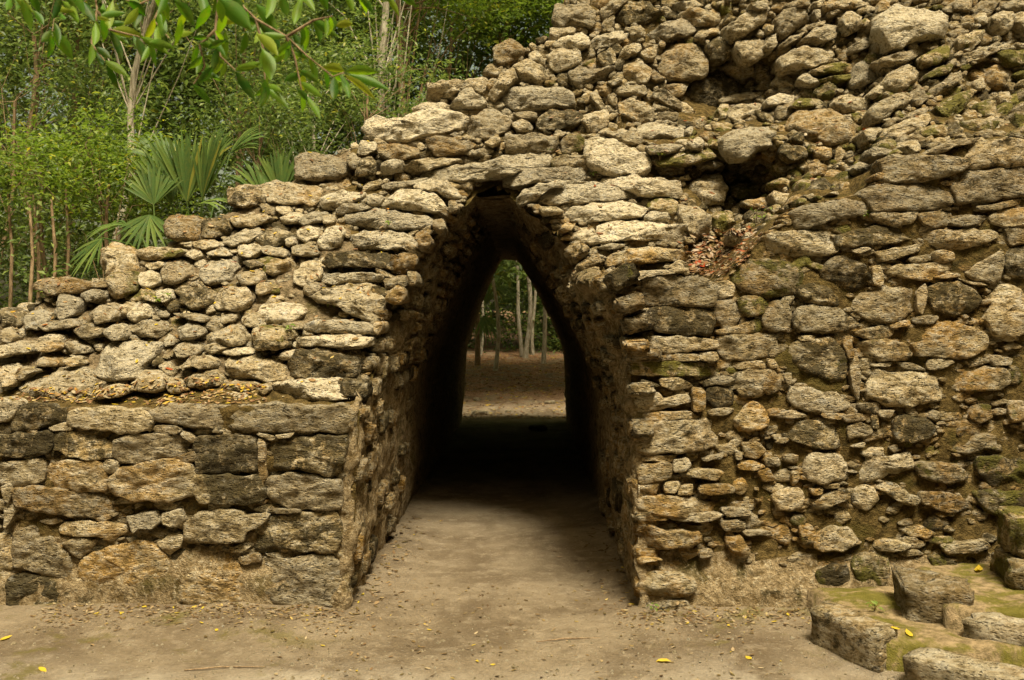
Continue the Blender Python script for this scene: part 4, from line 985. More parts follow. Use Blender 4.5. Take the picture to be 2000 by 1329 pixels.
b = block_mesh('stone_block', [(1.40, 4.90), (1.595, 4.50), (1.72, 4.60), (1.52, 5.04)], -.03, .175, 1, None, None, 'g')
tag(b, 'loose squared stone block on the path, nearest the foot of the right wall', 'stone block')
steps = thing('stone_steps', 'low mossy steps of worn blocks in the bottom right corner', 'stone steps', (2.1, 4.8, 0))
def plat(name, poly, z, seed, drop=.3):
    # earth tread: a fine grid clipped to a convex plan polygon, with sides
    P = np.array(poly); V, Fc, ids = [], [], {}
    n = 22
    c = [Vector((*p, 0)) for p in poly]
    for j in range(n + 1):
        for i in range(n + 1):
            q = c[0].lerp(c[1], i / n).lerp(c[3].lerp(c[2], i / n), j / n)
            edge = min(i, j, n - i, n - j)
            zz = z + .018 * noise.noise(q * 5 + Vector((seed, 0, 0))) + .008 * noise.noise(q * 17) - (.02 if edge == 0 else 0)
            V.append(Vector((q.x, q.y, zz)))
    for j in range(n):
        for i in range(n): Fc.append((j * (n + 1) + i, j * (n + 1) + i + 1, (j + 1) * (n + 1) + i + 1, (j + 1) * (n + 1) + i))
    ring = [i for i in range(n + 1)] + [(j + 1) * (n + 1) - 1 for j in range(1, n + 1)] + [n * (n + 1) + i for i in range(n - 1, -1, -1)] + [j * (n + 1) for j in range(n - 1, 0, -1)]
    b0 = len(V)
    for r in ring: V.append(V[r] + Vector((0, 0, -drop)))
    m = len(ring)
    for i in range(m): Fc.append((ring[i], b0 + i, b0 + (i + 1) % m, ring[(i + 1) % m]))
    o = mesh_obj(name, V, Fc, M['moss_earth'], steps); solid(V, Fc)
    return o

def mat_moss_earth():
    m, nt, out = newmat('mossy_earth')
    b = NB(nt); p = b.pos()
    n1 = b.noise(p, 4.5, 6, .65, .4); n2 = b.noise(p, 22, 6, .7); n3 = b.noise(p, 120, 3)
    c = b.mix(b.ramp(n2, .35, .65), (.13, .095, .045), (.30, .22, .12))
    c = b.mix(b.math('MULTIPLY', b.ramp(n1, .43, .56), .9), c, b.mix(n2, (.065, .062, .008), (.145, .125, .018)))
    b.link(b.pbsdf(c, .95, b.bump(b.math('ADD', n2, b.math('MULTIPLY', n3, .4)), .02, .9), .1).outputs[0], out.inputs[0])
    return m
M['moss_earth'] = mat_moss_earth()
plat('tread', [(1.62, 4.55), (2.9, 4.15), (2.9, 5.55), (1.55, 5.5)], .125, 1)
plat('tread', [(2.0, 4.72), (3.0, 4.35), (3.0, 5.6), (2.15, 5.6)], .235, 5)
block_mesh('step_block', [(1.66, 4.38), (2.02, 4.02), (2.20, 4.16), (1.80, 4.52)], -.03, .115, 2, steps, None, 'w')
block_mesh('step_block', [(1.86, 4.90), (2.13, 4.72), (2.24, 5.0), (1.95, 5.30)], .02, .285, 3, steps, None, 'g', amp=.02)
block_mesh('step_block', [(2.02, 4.60), (2.48, 4.25), (2.60, 4.44), (2.14, 4.80)], .0, .21, 4, steps, None, 'w', amp=.018)
block_mesh('step_block', [(2.44, 5.0), (2.85, 4.85), (2.95, 5.3), (2.50, 5.35)], .22, .38, 6, steps, None, 'm', amp=.02)
block_mesh('step_block', [(2.47, 5.05), (2.85, 4.9), (2.95, 5.3), (2.54, 5.35)], .38, .58, 7, steps, None, 'm', amp=.02)

# ------------------------------------------------------------------ leaves and branches
def tube(pts, radii, seg=7):
    V, Fc = [], []
    pts = [Vector(p) for p in pts]
    for i, p in enumerate(pts):
        d = (pts[min(i + 1, len(pts) - 1)] - pts[max(i - 1, 0)]).normalized()
        u = d.cross(Vector((0, 1, .31))).normalized(); w = d.cross(u)
        for k in range(seg):
            a = 6.2832 * k / seg
            V.append(p + (u * math.cos(a) + w * math.sin(a)) * radii[i])
    for i in range(len(pts) - 1):
        for k in range(seg):
            j = (k + 1) % seg
            Fc.append((i * seg + k, i * seg + j, (i + 1) * seg + j, (i + 1) * seg + k))
    return V, Fc

def join(parts):
    V, Fc = [], []
    for v, f in parts:
        b0 = len(V); V.extend(v); Fc.extend(tuple(i + b0 for i in q) for q in f)
    return V, Fc

def foliage(centres, sizes, nleaf, spread, leaf_len, droop=.25, seed=0, wid=.42):
    """numpy cloud of small folded leaves round twig centres"""
    g = np.random.default_rng(seed)
    C = np.repeat(np.asarray(centres), nleaf, 0); S = np.repeat(np.asarray(sizes), nleaf)
    n = len(C)
    off = g.normal(size=(n, 3)); off /= np.linalg.norm(off, axis=1)[:, None]
    off *= (g.random(n) ** .5 * S * spread)[:, None]; off[:, 2] *= .6
    P = C + off
    a = g.random(n) * 6.283
    el = g.normal(-droop, .35, n)
    d = np.stack([np.cos(a) * np.cos(el), np.sin(a) * np.cos(el), np.sin(el)], 1)
    up = np.stack([g.normal(0, .45, n), g.normal(0, .45, n), np.ones(n)], 1)
    sd = np.cross(d, up); sd /= np.linalg.norm(sd, axis=1)[:, None]
    nn = np.cross(sd, d)
    L = leaf_len * g.uniform(.6, 1.35, n)
    W = L * wid * g.uniform(.8, 1.15, n)
    base = P; tip = P + d * L[:, None] - nn * (L * .12)[:, None]
    mid = P + d * (L * .45)[:, None]
    l = mid + sd * (W * .5)[:, None] + nn * (W * .16)[:, None]
    r = mid - sd * (W * .5)[:, None] + nn * (W * .16)[:, None]
    V = np.stack([base, l, tip, r], 1).reshape(-1, 3)
    i = np.arange(n) * 4
    Fc = np.concatenate([np.stack([i, i + 1, i + 2], 1), np.stack([i, i + 2, i + 3], 1)])
    return V, Fc

def np_mesh(name, V, Fc, mat, parent=None):
    me = bpy.data.meshes.new(name)
    me.vertices.add(len(V)); me.vertices.foreach_set('co', np.asarray(V, np.float32).ravel())
    k = Fc.shape[1]
    me.loops.add(Fc.size); me.loops.foreach_set('vertex_index', Fc.astype(np.int32).ravel())
    me.polygons.add(len(Fc)); me.polygons.foreach_set('loop_start', (np.arange(len(Fc)) * k).astype(np.int32))
    me.update(calc_edges=True)
    me.materials.append(mat)
    o = bpy.data.objects.new(name, me); col.objects.link(o)
    if parent:
        o.parent = parent; o.location = -parent.location
    return o

def crown_centres(c, r, n, seed, hollow=.35):
    g = np.random.default_rng(seed)
    out = []
    while len(out) < n:
        v = g.normal(size=3); v /= np.linalg.norm(v)
        v *= (hollow + (1 - hollow) * g.random()) 
        q = np.array(c) + v * np.array(r)
        if noise.noise(Vector(q) * .9 + Vector((seed, 0, 0))) > -.12: out.append(q)
    return np.array(out)

def tree(name, label, cat, base, lean, height, rad, crown, nclump, nleaf, leaf, mat, bark, seed, group=None, spread=1.0):
    """trunk with limbs reaching into a crown of leaves. crown = (centre offset from trunk top, radii)"""
    t = thing(name, label, cat, base, group)
    rs = random.Random(seed)
    b = Vector(base)
    pts, rr = [], []
    K = 12
    for i in range(K + 1):
        f = i / K
        pts.append(b + Vector((lean[0] * f + .18 * noise.noise(Vector((seed * 1.37, f * 3, 0))), lean[1] * f + .10 * noise.noise(Vector((0, f * 3, seed))), height * f)))
        rr.append(rad * (1.25 - .75 * f) if f > .04 else rad * 1.5)
    top = pts[-1]
    cc = top + Vector(crown[0])
    parts = [tube(pts, rr, 9)]
    cen = crown_centres(cc, crown[1], nclump, seed)
    pick = cen[np.random.default_rng(seed).integers(0, len(cen), 16)]
    for q in pick:
        q = Vector(q); s = pts[rs.randint(K // 2, K)]
        m = s.lerp(q, .5) + Vector((rs.uniform(-.2, .2), rs.uniform(-.2, .2), rs.uniform(0, .3)))
        parts.append(tube([s, m, q], [rad * .2, rad * .12, rad * .05], 5))
    V, Fc = join(parts)
    mesh_obj('trunk', V, Fc, bark, t)
    V, Fc = foliage(cen, np.random.default_rng(seed + 1).uniform(.22, .5, len(cen)) * spread, nleaf, 1.0, leaf, seed=seed)
    np_mesh('crown', V, Fc, mat, t)
    return t

def gz(x, y): return ground_z(x, y)
# thin trees and shrubs behind the rubble slope
BG = 'trees behind the ruin'
def bgtree(px, py_top, Y, label, rad, crown, ncl, nlf, leaf, mat, bark, seed, lean=(0, 0), name='tree', cat='tree', spread=1.0):
    top = at(px, py_top, Y)
    bx, by = top.x - lean[0], Y - lean[1]
    tree(name, label, cat, (bx, by, gz(bx, by) - .05), lean, top.z - gz(bx, by), rad, crown, ncl, nlf, leaf, mat, bark, seed, BG if cat == 'tree' else None, spread)

bgtree(303, -10, 11.5, 'slender pale tree leaning right behind the fan palm', .055, ((0.1, .3, .6), (1.5, 1.2, 1.3)), 190, 28, .085, M['leaf_mid'], M['bark_pale'], 11, (.75, .2))
bgtree(752, -60, 14.5, 'pale thick trunked tree behind the arch top, left of a twin trunk', .085, ((-.2, .5, .9), (1.9, 1.5, 1.6)), 190, 28, .09, M['leaf_mid'], M['bark_pale'], 12, (.1, .2))
bgtree(778, -60, 14.9, 'brown thick trunked tree close behind the pale trunk above the arch', .075, ((.9, .5, .5), (1.7, 1.5, 1.4)), 190, 28, .09, M['leaf_bright'], M['bark_brown'], 13, (-.15, .3))
bgtree(165, -20, 13.5, 'thin tree with forked pale limbs at the far left above the shrubs', .045, ((0, .4, .4), (1.6, 1.2, 1.3)), 190, 28, .085, M['leaf_mid'], M['bark_brown'], 14, (.3, .2))
bgtree(62, 60, 12.5, 'thin grey tree at the left edge of the forest', .05, ((-.2, .5, .2), (1.5, 1.1, 1.5)), 190, 28, .085, M['leaf_mid'], M['bark_brown'], 15, (-.2, .2))
bgtree(610, 150, 13.5, 'small tree with a pale stem in shade between the palms and the arch', .04, ((0, .5, .2), (1.4, 1.1, 1.1)), 190, 28, .08, M['leaf_mid'], M['bark_pale'], 16, (0, .1))
bgtree(885, 40, 17.0, 'yellow-green leafy tree just left of the upper ruined wall', .05, ((.2, .4, .5), (1.9, 1.3, 1.5)), 240, 28, .095, M['leaf_bright'], M['bark_brown'], 17, (.5, .2))
bgtree(480, 60, 14.5, 'dull green tree above the fan palm, half hidden by hanging leaves', .05, ((0, .5, .3), (1.7, 1.2, 1.3)), 190, 28, .085, M['leaf_mid'], M['bark_brown'], 18, (.1, .2))
bgtree(1000, 10, 17.5, 'bushy tree peeking over the left end of the upper ruined wall', .06, ((0, .4, .5), (1.6, 1.2, 1.4)), 220, 26, .095, M['leaf_bright'], M['bark_brown'], 19, (1.5, .2))
SH = 'shrubs'
bgtree(95, 330, 10.2, 'bright leafy shrub at the left edge above the rubble slope', .03, ((0, .2, .05), (1.25, .7, .75)), 150, 28, .07, M['leaf_bright'], M['bark_brown'], 31, (.1, .1), 'shrub', 'shrub')
bgtree(215, 350, 9.9, 'sunlit shrub with arching twigs left of the fan palm', .03, ((0, .2, .1), (.85, .6, .55)), 120, 28, .062, M['leaf_bright'], M['bark_brown'], 32, (.1, .1), 'shrub', 'shrub')
bgtree(520, 260, 11.5, 'soft green shrub right of the fan palm', .03, ((0, .2, .1), (.8, .7, .7)), 110, 28, .065, M['leaf_mid'], M['bark_brown'], 33, (.1, .1), 'shrub', 'shrub')
bgtree(20, 190, 11.8, 'grey-green shrub mass in the upper left corner of the forest', .03, ((0, .3, .1), (1.5, .9, 1.0)), 150, 28, .075, M['leaf_mid'], M['bark_brown'], 34, (.1, .1), 'shrub', 'shrub')
bgtree(720, 170, 12.0, 'light green shrub directly behind the stepped edge above the arch', .03, ((0, .3, .1), (1.3, .8, .75)), 140, 28, .07, M['leaf_mid'], M['bark_brown'], 35, (.1, .1), 'shrub', 'shrub')
for i, (px, Y, top, lab) in enumerate(((20, 10.0, 380, 'leftmost bare sapling stem at the left edge in the shade'), (58, 9.6, 400, 'leaning sapling stem in the shade below the left shrub'), (75, 9.9, 380, 'upright sapling stem second from the left edge'), (105, 9.4, 390, 'pale sapling stem nearest the fan palm leaves at lower left'), (128, 9.8, 370, 'thin sapling stem just left of the low fan leaf'))):
    a = at(px, 600, Y); b_ = at(px + random.uniform(-14, 14), top, Y + .2)
    t = thing('sapling', lab, 'sapling', (a.x, a.y, 0), 'saplings at lower left')
    V, Fc = tube([Vector((a.x, a.y, -.05)), a, a.lerp(b_, .5) + Vector((.03, 0, 0)), b_], [.024, .02, .017, .012], 7)
    mesh_obj('stem', V, Fc, M['bark_brown'], t)
    V, Fc = foliage(np.array([a.lerp(b_, f) for f in (.3, .5, .7, .85, 1.0)]), np.full(5, .22), 9, 1.0, .085, seed=60 + i)
    np_mesh('leaves', V, Fc, M['leaf_mid'], t)

# the wall of forest behind: one mass of foliage
def forest(name, label, x0, x1, y0, y1, z0, z1, ncl, nlf, leaf, mat, seed, dens=.0):
    g = np.random.default_rng(seed)
    cen = []
    while len(cen) < ncl:
        q = np.array([g.uniform(x0, x1), g.uniform(y0, y1), g.uniform(z0, z1)])
        if noise.noise(Vector(q) * .55 + Vector((seed, 0, 0))) > dens: cen.append(q)
    V, Fc = foliage(np.array(cen), g.uniform(.3, .8, ncl), nlf, 1.0, leaf, seed=seed)
    o = np_mesh(name, V, Fc, mat)
    o['kind'] = 'stuff'; o['label'] = label; o['category'] = 'forest'
    return o
forest('forest_foliage', 'dense mass of green jungle leaves filling the background', -11, 3.5, 16.6, 21.5, 2.4, 10.5, 4000, 34, .15, M['leaf_mid'], 71, -.08)
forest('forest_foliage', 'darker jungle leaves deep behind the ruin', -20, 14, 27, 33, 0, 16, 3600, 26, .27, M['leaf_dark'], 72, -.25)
forest('forest_foliage', 'unseen jungle behind the camera, added to cut low sky light', -16, 16, -11, -6.5, 0, 12, 3200, 22, .50, M['leaf_dark'], 76, -.35)  # this and the two side masses: out of view, added to hold back low sky light
forest('forest_foliage', 'unseen jungle left of the clearing, added to cut low sky light', -12, -8.5, -7, 7, 0, 11, 1400, 22, .45, M['leaf_dark'], 77, -.35)
forest('forest_foliage', 'unseen jungle right of the clearing, added to cut low sky light', 8, 12.5, -7, 22, 0, 11, 2600, 22, .45, M['leaf_dark'], 78, -.35)
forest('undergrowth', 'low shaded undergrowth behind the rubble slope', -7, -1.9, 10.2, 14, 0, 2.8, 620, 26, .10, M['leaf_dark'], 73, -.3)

# ------------------------------------------------------------------ fan palms
def fan_leaf(base, direction, length, nbl, spread_a, seed, up=Vector((0, -.4, 1)), droop=.25, width=.035):
    rs = random.Random(seed)
    d = Vector(direction).normalized()
    s = d.cross(Vector(up)).normalized(); nn = s.cross(d)
    parts = []
    for i in range(nbl):
        a = spread_a * ((i + .5) / nbl - .5) * 2 + rs.uniform(-.03, .03)
        dv = (d * math.cos(a) + s * math.sin(a) + nn * (.12 + rs.uniform(-.08, .08))).normalized()
        L = length * (1 - .22 * abs(a) / max(spread_a, .1)) * rs.uniform(.88, 1.08)
        sv = (s * math.cos(a) - d * math.sin(a)).normalized()
        V = []
        for f, w in ((0, .15), (.3, .9), (.6, 1.0), (.85, .55), (1.0, .04)):
            p = Vector(base) + dv * (L * f) - Vector((0, 0, 1)) * (droop * L * f ** 2.5)
            V += [p + sv * (width * w * .5) + nn * width * w * .12, p, p - sv * (width * w * .5) + nn * width * w * .12]
        Fc = []
        for k in range(4):
            for e in range(2): Fc.append((k * 3 + e, k * 3 + e + 1, k * 3 + e + 4, k * 3 + e + 3))
        parts.append((V, Fc))
    return join(parts)

def palm(label, base, trunk_h, leaves, seed, trunk_r=.05):
    t = thing('fan_palm', label, 'palm', base)
    b = Vector(base)
    top = b + Vector((0, 0, trunk_h))
    V, Fc = tube([b, b.lerp(top, .5), top], [trunk_r * 1.2, trunk_r, trunk_r * .9], 9)
    mesh_obj('trunk', V, Fc, M['bark_brown'], t)
    for i, (hub, direc, L, nb, sp, dr) in enumerate(leaves):
        hub = Vector(hub)
        m = top.lerp(hub, .5) + Vector((0, 0, .12))
        V, Fc = join([tube([top, m, hub], [.012, .009, .006], 5), fan_leaf(hub, direc, L, nb, sp, seed * 20 + i, droop=dr)])
        o = mesh_obj('frond', V, Fc, M['palm'], t)
    return t
def hub(px, py, Y): return at(px, py, Y)
P0 = at(375, 420, 9.6)
palm('tall fan palm with upright blades rising behind the stepped stones', (P0.x, 9.7, 0), 1.9,
     [(hub(365, 395, 9.6), (-.05, .1, 1), .78, 24, .55, .05), (hub(395, 390, 9.5), (.28, 0, 1), .72, 22, .5, .06), (hub(335, 400, 9.7), (-.35, .1, 1), .72, 20, .55, .1),
      (hub(405, 330, 9.9), (.35, .1, .8), .6, 18, .7, .2), (hub(330, 330, 9.9), (-.5, .2, .7), .65, 18, .7, .25), (hub(385, 400, 9.3), (.7, -.2, .1), .42, 5, .5, .35), (hub(450, 300, 10.2), (.6, .1, .6), .6, 16, .8, .3)], 1)
P1 = at(290, 420, 9.2)
palm('fan palm with broad drooping leaves above the ochre corner block', (P1.x, 9.4, 0), 2.0,
     [(hub(292, 420, 9.1), (-.1, -.3, -.9), .40, 11, 1.25, .1), (hub(200, 465, 9.0), (-.5, -.2, -.8), .46, 9, 1.0, .1), (hub(250, 440, 9.4), (-.9, 0, .1), .45, 10, .8, .5), (hub(300, 400, 9.5), (-.1, .2, .9), .5, 14, .9, .15)], 2)
P2 = at(545, 350, 10.0)
palm('fan palm with narrow blades beside the grey corner block under the arch top', (P2.x, 10.1, 0), 1.9,
     [(hub(548, 385, 9.6), (-.12, .1, 1), .55, 14, .6, .1), (hub(540, 380, 9.8), (.35, 0, .9), .6, 14, .5, .1), (hub(515, 390, 9.9), (-.5, 0, .9), .6, 14, .6, .25)], 3)
# behind the passage
g_ = ground_z
def bpos(px, Y): return (px - CX) * Y / F
x = bpos(962, 22.6)
palm('palm with long narrow blades seen through the passage', (x - .35, 22.9, g_(x, 22.9)), 1.2,
     [((x - .15, 22.5, 1.90), (.25, -.2, 1), 1.0, 24, .8, .15), ((x - .1, 22.4, 1.75), (.7, -.2, .5), 1.0, 22, .7, .3), ((x - .3, 22.6, 2.05), (-.2, -.2, 1), .9, 20, .7, .2), ((x, 22.3, 2.25), (.8, -.3, .1), .8, 18, .8, .5), ((x - .1, 22.7, 2.45), (.1, 0, .9), .9, 20, 1.0, .4), ((x - .2, 22.3, 1.65), (.3, -.3, -.6), .7, 16, .9, .2)], 4, .06)
thr = [(966, 22.0, .040, 'pale slim trunk in the middle of the passage view'), (938, 25.0, .032, 'thin pale trunk at the left side of the passage view'), (1012, 24.6, .042, 'first of four pale trunks at the right in the passage view'), (1030, 24.4, .05, 'second of four pale trunks at the right in the passage view'), (1041, 25.0, .035, 'third of four pale trunks at the right in the passage view'), (1066, 23.4, .045, 'rightmost pale trunk in the passage view, forked at its foot')]
for i, (px, Y, r, lab) in enumerate(thr):
    x = bpos(px, Y)
    tree('tree', lab, 'tree', (x, Y, g_(x, Y) - .05), (random.uniform(-.15, .2), .2), 5.0, r, ((0, .3, .3), (1.3, 1.2, .9)), 40, 22, .10, M['leaf_mid'], M['bark_pale'], 80 + i, 'pale trunks seen through the passage')
forest('undergrowth', 'green undergrowth behind the far end of the passage', -3.2, 2.8, 25.2, 28.0, .6, 4.2, 1100, 26, .13, M['leaf_mid'], 75, -.3)
for i, (px, py, w, h, lab) in enumerate(((955, 770, 30, 9, 'long flat stone left of the trunks on the ground beyond the passage'), (1040, 745, 34, 12, 'largest grey stone on the leafy ground beyond the passage'), (935, 778, 14, 7, 'small stone nearest the left exit corner of the passage'), (1075, 790, 20, 6, 'flat stone nearest the right exit corner of the passage'), (1000, 765, 12, 5, 'small stone in the middle of the ground beyond the passage'), (1090, 735, 18, 10, 'stone at the right edge of the view through the passage'))):
    # flat stones lying on the far ground
    Y = 18
    for _ in range(12):
        x = bpos(px, Y); Y = (H - g_(x, Y)) * F / (py - CY)
    sx, sz = w * Y / F, h * Y / F
    o = bpy.data.objects.new('flat_stone', BLOCKS[i % 8]); col.objects.link(o)
    o.location = (x, Y, g_(x, Y) + sz * .3); o.scale = (sx, sx * .8, sz); o.rotation_euler = (0, 0, i * 1.1)
    o.color = look('g', 'B')
    tag(o, lab, 'stone', 'stones beyond the passage')

# ------------------------------------------------------------------ leafy branch hanging into the top left
BR = thing('leafy_branch', 'drooping branch of large green leaves hanging in at the top left', 'branch', at(330, -150, 2.6))
TW = [[(300, -260, 2.7), (360, -120, 2.7), (430, -30, 2.6), (500, 38, 2.6), (560, 72, 2.55), (600, 110, 2.55), (650, 150, 2.5), (672, 142, 2.5)],
      [(360, -120, 2.7), (330, -20, 2.75), (270, 10, 2.7), (235, -5, 2.7)], [(330, -20, 2.75), (300, 40, 2.7), (330, 75, 2.7)],
      [(220, -200, 2.8), (180, -40, 2.8), (190, 20, 2.75), (213, 58, 2.7), (270, 72, 2.7), (295, 85, 2.7)], [(180, -40, 2.8), (110, 10, 2.8), (102, 62, 2.75)], [(190, 20, 2.75), (178, 85, 2.7), (205, 120, 2.7)],
      [(430, -30, 2.6), (420, 60, 2.6), (430, 110, 2.6), (460, 138, 2.6)], [(420, 60, 2.6), (390, 88, 2.6), (400, 130, 2.6), (378, 165, 2.6)], [(560, 72, 2.55), (575, 110, 2.55), (590, 180, 2.55)], [(500, 38, 2.6), (515, 100, 2.6), (518, 168, 2.6)],
      [(560, 72, 2.55), (612, 40, 2.55), (650, 32, 2.55)], [(500, -120, 2.6), (600, -40, 2.6), (690, -10, 2.6), (780, -8, 2.6)], [(100, -160, 2.8), (40, -20, 2.8), (20, 0, 2.8)]]
parts = []
for tw in TW:
    pts = [at(*p) for p in tw]
    parts.append(tube(pts, list(np.linspace(.0042, .0016, len(pts))), 6))
V, Fc = join(parts)
mesh_obj('twigs', V, Fc, M['bark_brown'], BR)
LV = [(215, 60, 280, 72, 20), (213, 57, 222, 0, 18), (213, 55, 203, 5, 14), (213, 60, 240, 122, 14), (272, 72, 332, 110, 15), (290, 76, 302, 132, 12), (103, 62, 142, 118, 22), (100, 60, 80, 82, 14), (100, 68, 93, 112, 12), (178, 85, 175, 132, 12), (186, 92, 216, 116, 14), (205, 118, 250, 150, 18), (208, 128, 230, 176, 13), (42, 0, 60, 62, 16), (60, -10, 76, 26, 14), (20, -5, 12, 20, 12),
      (460, 134, 506, 130, 11), (460, 140, 497, 198, 20), (415, 130, 380, 165, 14), (376, 165, 412, 206, 14), (440, 60, 433, 126, 13), (425, -5, 492, 62, 34), (350, 62, 366, 18, 14), (340, 70, 378, 64, 14), (470, 38, 505, 48, 14), (390, 86, 432, 96, 13), (400, 110, 442, 126, 12), (385, 90, 374, 128, 12), (405, 95, 442, 80, 12), (430, 90, 417, 132, 12),
      (503, 42, 552, 104, 24), (500, 65, 546, 112, 20), (512, 95, 531, 162, 26), (500, 8, 542, 62, 22), (550, -5, 560, 34, 18), (575, 48, 592, -4, 16), (612, 40, 657, 74, 19), (655, 50, 692, 48, 16), (650, 30, 652, 58, 12), (675, -10, 690, 24, 14), (700, -8, 716, 26, 14), (780, -6, 816, 12, 16), (630, 132, 674, 140, 17), (675, 140, 740, 142, 20), (680, 145, 762, 178, 17), (672, 146, 736, 198, 13), (655, 146, 667, 184, 11),
      (555, 158, 594, 146, 15), (515, 165, 552, 182, 13), (518, 170, 507, 208, 11), (520, 172, 564, 214, 14), (580, 175, 602, 198, 12), (595, 185, 626, 238, 12), (590, 188, 590, 218, 10), (240, -10, 280, 30, 18), (300, -15, 330, 40, 20), (320, 20, 300, 62, 16), (340, 0, 380, 50, 22), (390, -20, 400, 40, 18), (410, 10, 380, 60, 18), (455, -10, 470, 45, 20), (140, -20, 165, 30, 16), (160, 0, 185, 45, 16), (120, -10, 100, 40, 14), (620, -20, 640, 20, 16), (585, -20, 615, 25, 15), (270, 15, 240, 50, 16), (355, 40, 340, 90, 14), (440, 20, 420, 70, 16), (530, -20, 520, 40, 18), (65, 20, 85, 50, 12), (480, 60, 470, 110, 14)]
gl = random.Random(5)
for tw in TW:                       # smaller leaves all along the twigs
    for a_, b_ in zip(tw, tw[1:]):
        for _ in range(3):
            f = gl.random()
            x0, y0 = a_[0] + (b_[0] - a_[0]) * f, a_[1] + (b_[1] - a_[1]) * f
            if y0 < -60: continue
            an = gl.gauss(1.2, .75)
            L = gl.uniform(28, 58)
            LV.append((x0, y0, x0 + math.cos(an) * L, y0 + math.sin(an) * L, L * gl.uniform(.22, .36)))
def leaf_mesh(b, t, wpx, seed):
    rs = random.Random(seed)
    Y0 = 2.6 + rs.uniform(-.15, .15)
    B, Tp = at(b[0], b[1], Y0), at(t[0], t[1], Y0 + rs.uniform(-.05, .07))
    d = Tp - B; L = d.length; d = d.normalized()
    view = (B - Vector((0, 0, H))).normalized()
    s = d.cross(view).normalized()
    roll = rs.uniform(-.5, .5)
    nn = s.cross(d)
    s = (s * math.cos(roll) + nn * math.sin(roll)).normalized(); nn = s.cross(d)
    W = wpx * Y0 / F * 1.05
    V, Fc = [], []
    prof_ = [(0, .05), (.08, .3), (.2, .72), (.36, .98), (.52, 1.0), (.68, .82), (.82, .5), (.93, .2), (1.0, .02)]
    curl = rs.uniform(-.02, .12)
    for f, w in prof_:
        c = B + d * (L * f) - nn * (L * curl * f * f) + s * (L * .05 * math.sin(f * 3))
        wv = W * w * .5
        wob = .05 * math.sin(f * 22 + seed) * W
        V += [c + s * wv + nn * (wv * .38 + wob), c + s * wv * .5 + nn * (wv * .16), c, c - s * wv * .5 + nn * (wv * .16), c - s * wv + nn * (wv * .38 - wob)]
    for k in range(len(prof_) - 1):
        for e in range(4): Fc.append((k * 5 + e, k * 5 + e + 1, k * 5 + e + 6, k * 5 + e + 5))
    return V, Fc, B
for i, (bx, by, tx, ty, w) in enumerate(LV):
    V, Fc, B = leaf_mesh((bx, by), (tx, ty), w, i)
    o = mesh_obj('leaf', V, Fc, M['leaf_near'], BR, True, B)

# ------------------------------------------------------------------ fallen leaves, resting on what lies below
gvv = [Vector(v) for v in gv]
solid(gvv, gf)
BVH = BVHTree.FromPolygons(STONE_VERTS, STONE_FACES, epsilon=0.0)
def drop_leaf(x, y, ztop, size, g, zmin=-1, rough=.22):
    h = BVH.ray_cast(Vector((x, y, ztop)), Vector((0, 0, -1)), 20)
    if h[0] is None or h[0].z < zmin or h[1].z * (1 if h[1].z > 0 else -1) < .55: return None
    p = h[0]; n = h[1] if h[1].z > 0 else -h[1]
    n = (n + Vector((g.gauss(0, rough), g.gauss(0, rough), .3))).normalized()
    a = g.uniform(0, 6.283)
    d = Vector((math.cos(a), math.sin(a), 0)); d = (d - n * d.dot(n)).normalized()
    s = n.cross(d)
    L = size * g.uniform(.6, 1.4); W = L * g.uniform(.32, .5)
    p = p + n * (.003 + L * .04)
    c1, c2 = g.uniform(-.15, .3), g.uniform(-.1, .4)
    V = [p - d * L * .5 + n * L * c1 * .4]
    for f, w in ((-.2, .85), (.12, .95), (.34, .5)):
        q = p + d * L * f
        V += [q + s * W * w * .5 + n * W * c2 * .5, q, q - s * W * w * .5 + n * W * c2 * .5]
    V.append(p + d * L * .5 + n * L * c1 * .4)
    Fc = [(0, 1, 2), (0, 2, 3), (1, 4, 5, 2), (2, 5, 6, 3), (4, 7, 8, 5), (5, 8, 9, 6), (7, 10, 8), (8, 10, 9)]
    return V, Fc
def litter(name, label, spots, n, size, mat, seed, rough=.22, heap=0):
    g = random.Random(seed)
    parts = []
    while n > 0:
        n -= 1
        x, y, zt = spots(g)
        r = drop_leaf(x, y, zt, size, g, -1, rough)
        if r:
            h = Vector((0, -.3, 1)) * (heap * g.random())
            parts.append(([v + h for v in r[0]], r[1]))
    V, Fc = join(parts)
    o = mesh_obj(name, V, Fc, mat, None, False)
    o['kind'] = 'stuff'; o['label'] = label; o['category'] = 'leaf litter'
def pick(px, py):
    d = (at(px, py, 1.0) - Vector((0, 0, H))).normalized()
    return BVH.ray_cast(Vector((0, 0, H)), d, 60)[0]
def in_area(poly):
    P = np.array(poly, float); lo, hi = P.min(0), P.max(0)
    def f(g):
        while True:
            x, y = g.uniform(lo[0], hi[0]), g.uniform(lo[1], hi[1])
            ins = False
            for (ax, ay), (bx, by) in zip(poly, poly[1:] + poly[:1]):
                if (ay > y) != (by > y) and x < (bx - ax) * (y - ay) / (by - ay) + ax: ins = not ins
            if not ins: continue
            p = pick(x, y)
            if p is not None: return p.x, p.y + .004, p.z + .06
    return f
litter('leaf_litter', 'fallen brown and yellow leaves along the flat ledge of the low wall', in_area([(0, 760), (170, 760), (300, 748), (520, 755), (520, 790), (300, 793), (0, 785)]), 700, .033, M['litter'], 1)
litter('leaf_litter', 'fallen leaves caught between the stones of the rubble slope', lambda g: (g.uniform(-3.2, -.9), g.uniform(5.6, 7.6), 4.5), 650, .035, M['litter'], 2)
litter('leaf_litter', 'pile of red and grey dead leaves on the terrace right of the arch', in_area(PILE), 750, .044, M['leaf_red'], 3, .35, .02)
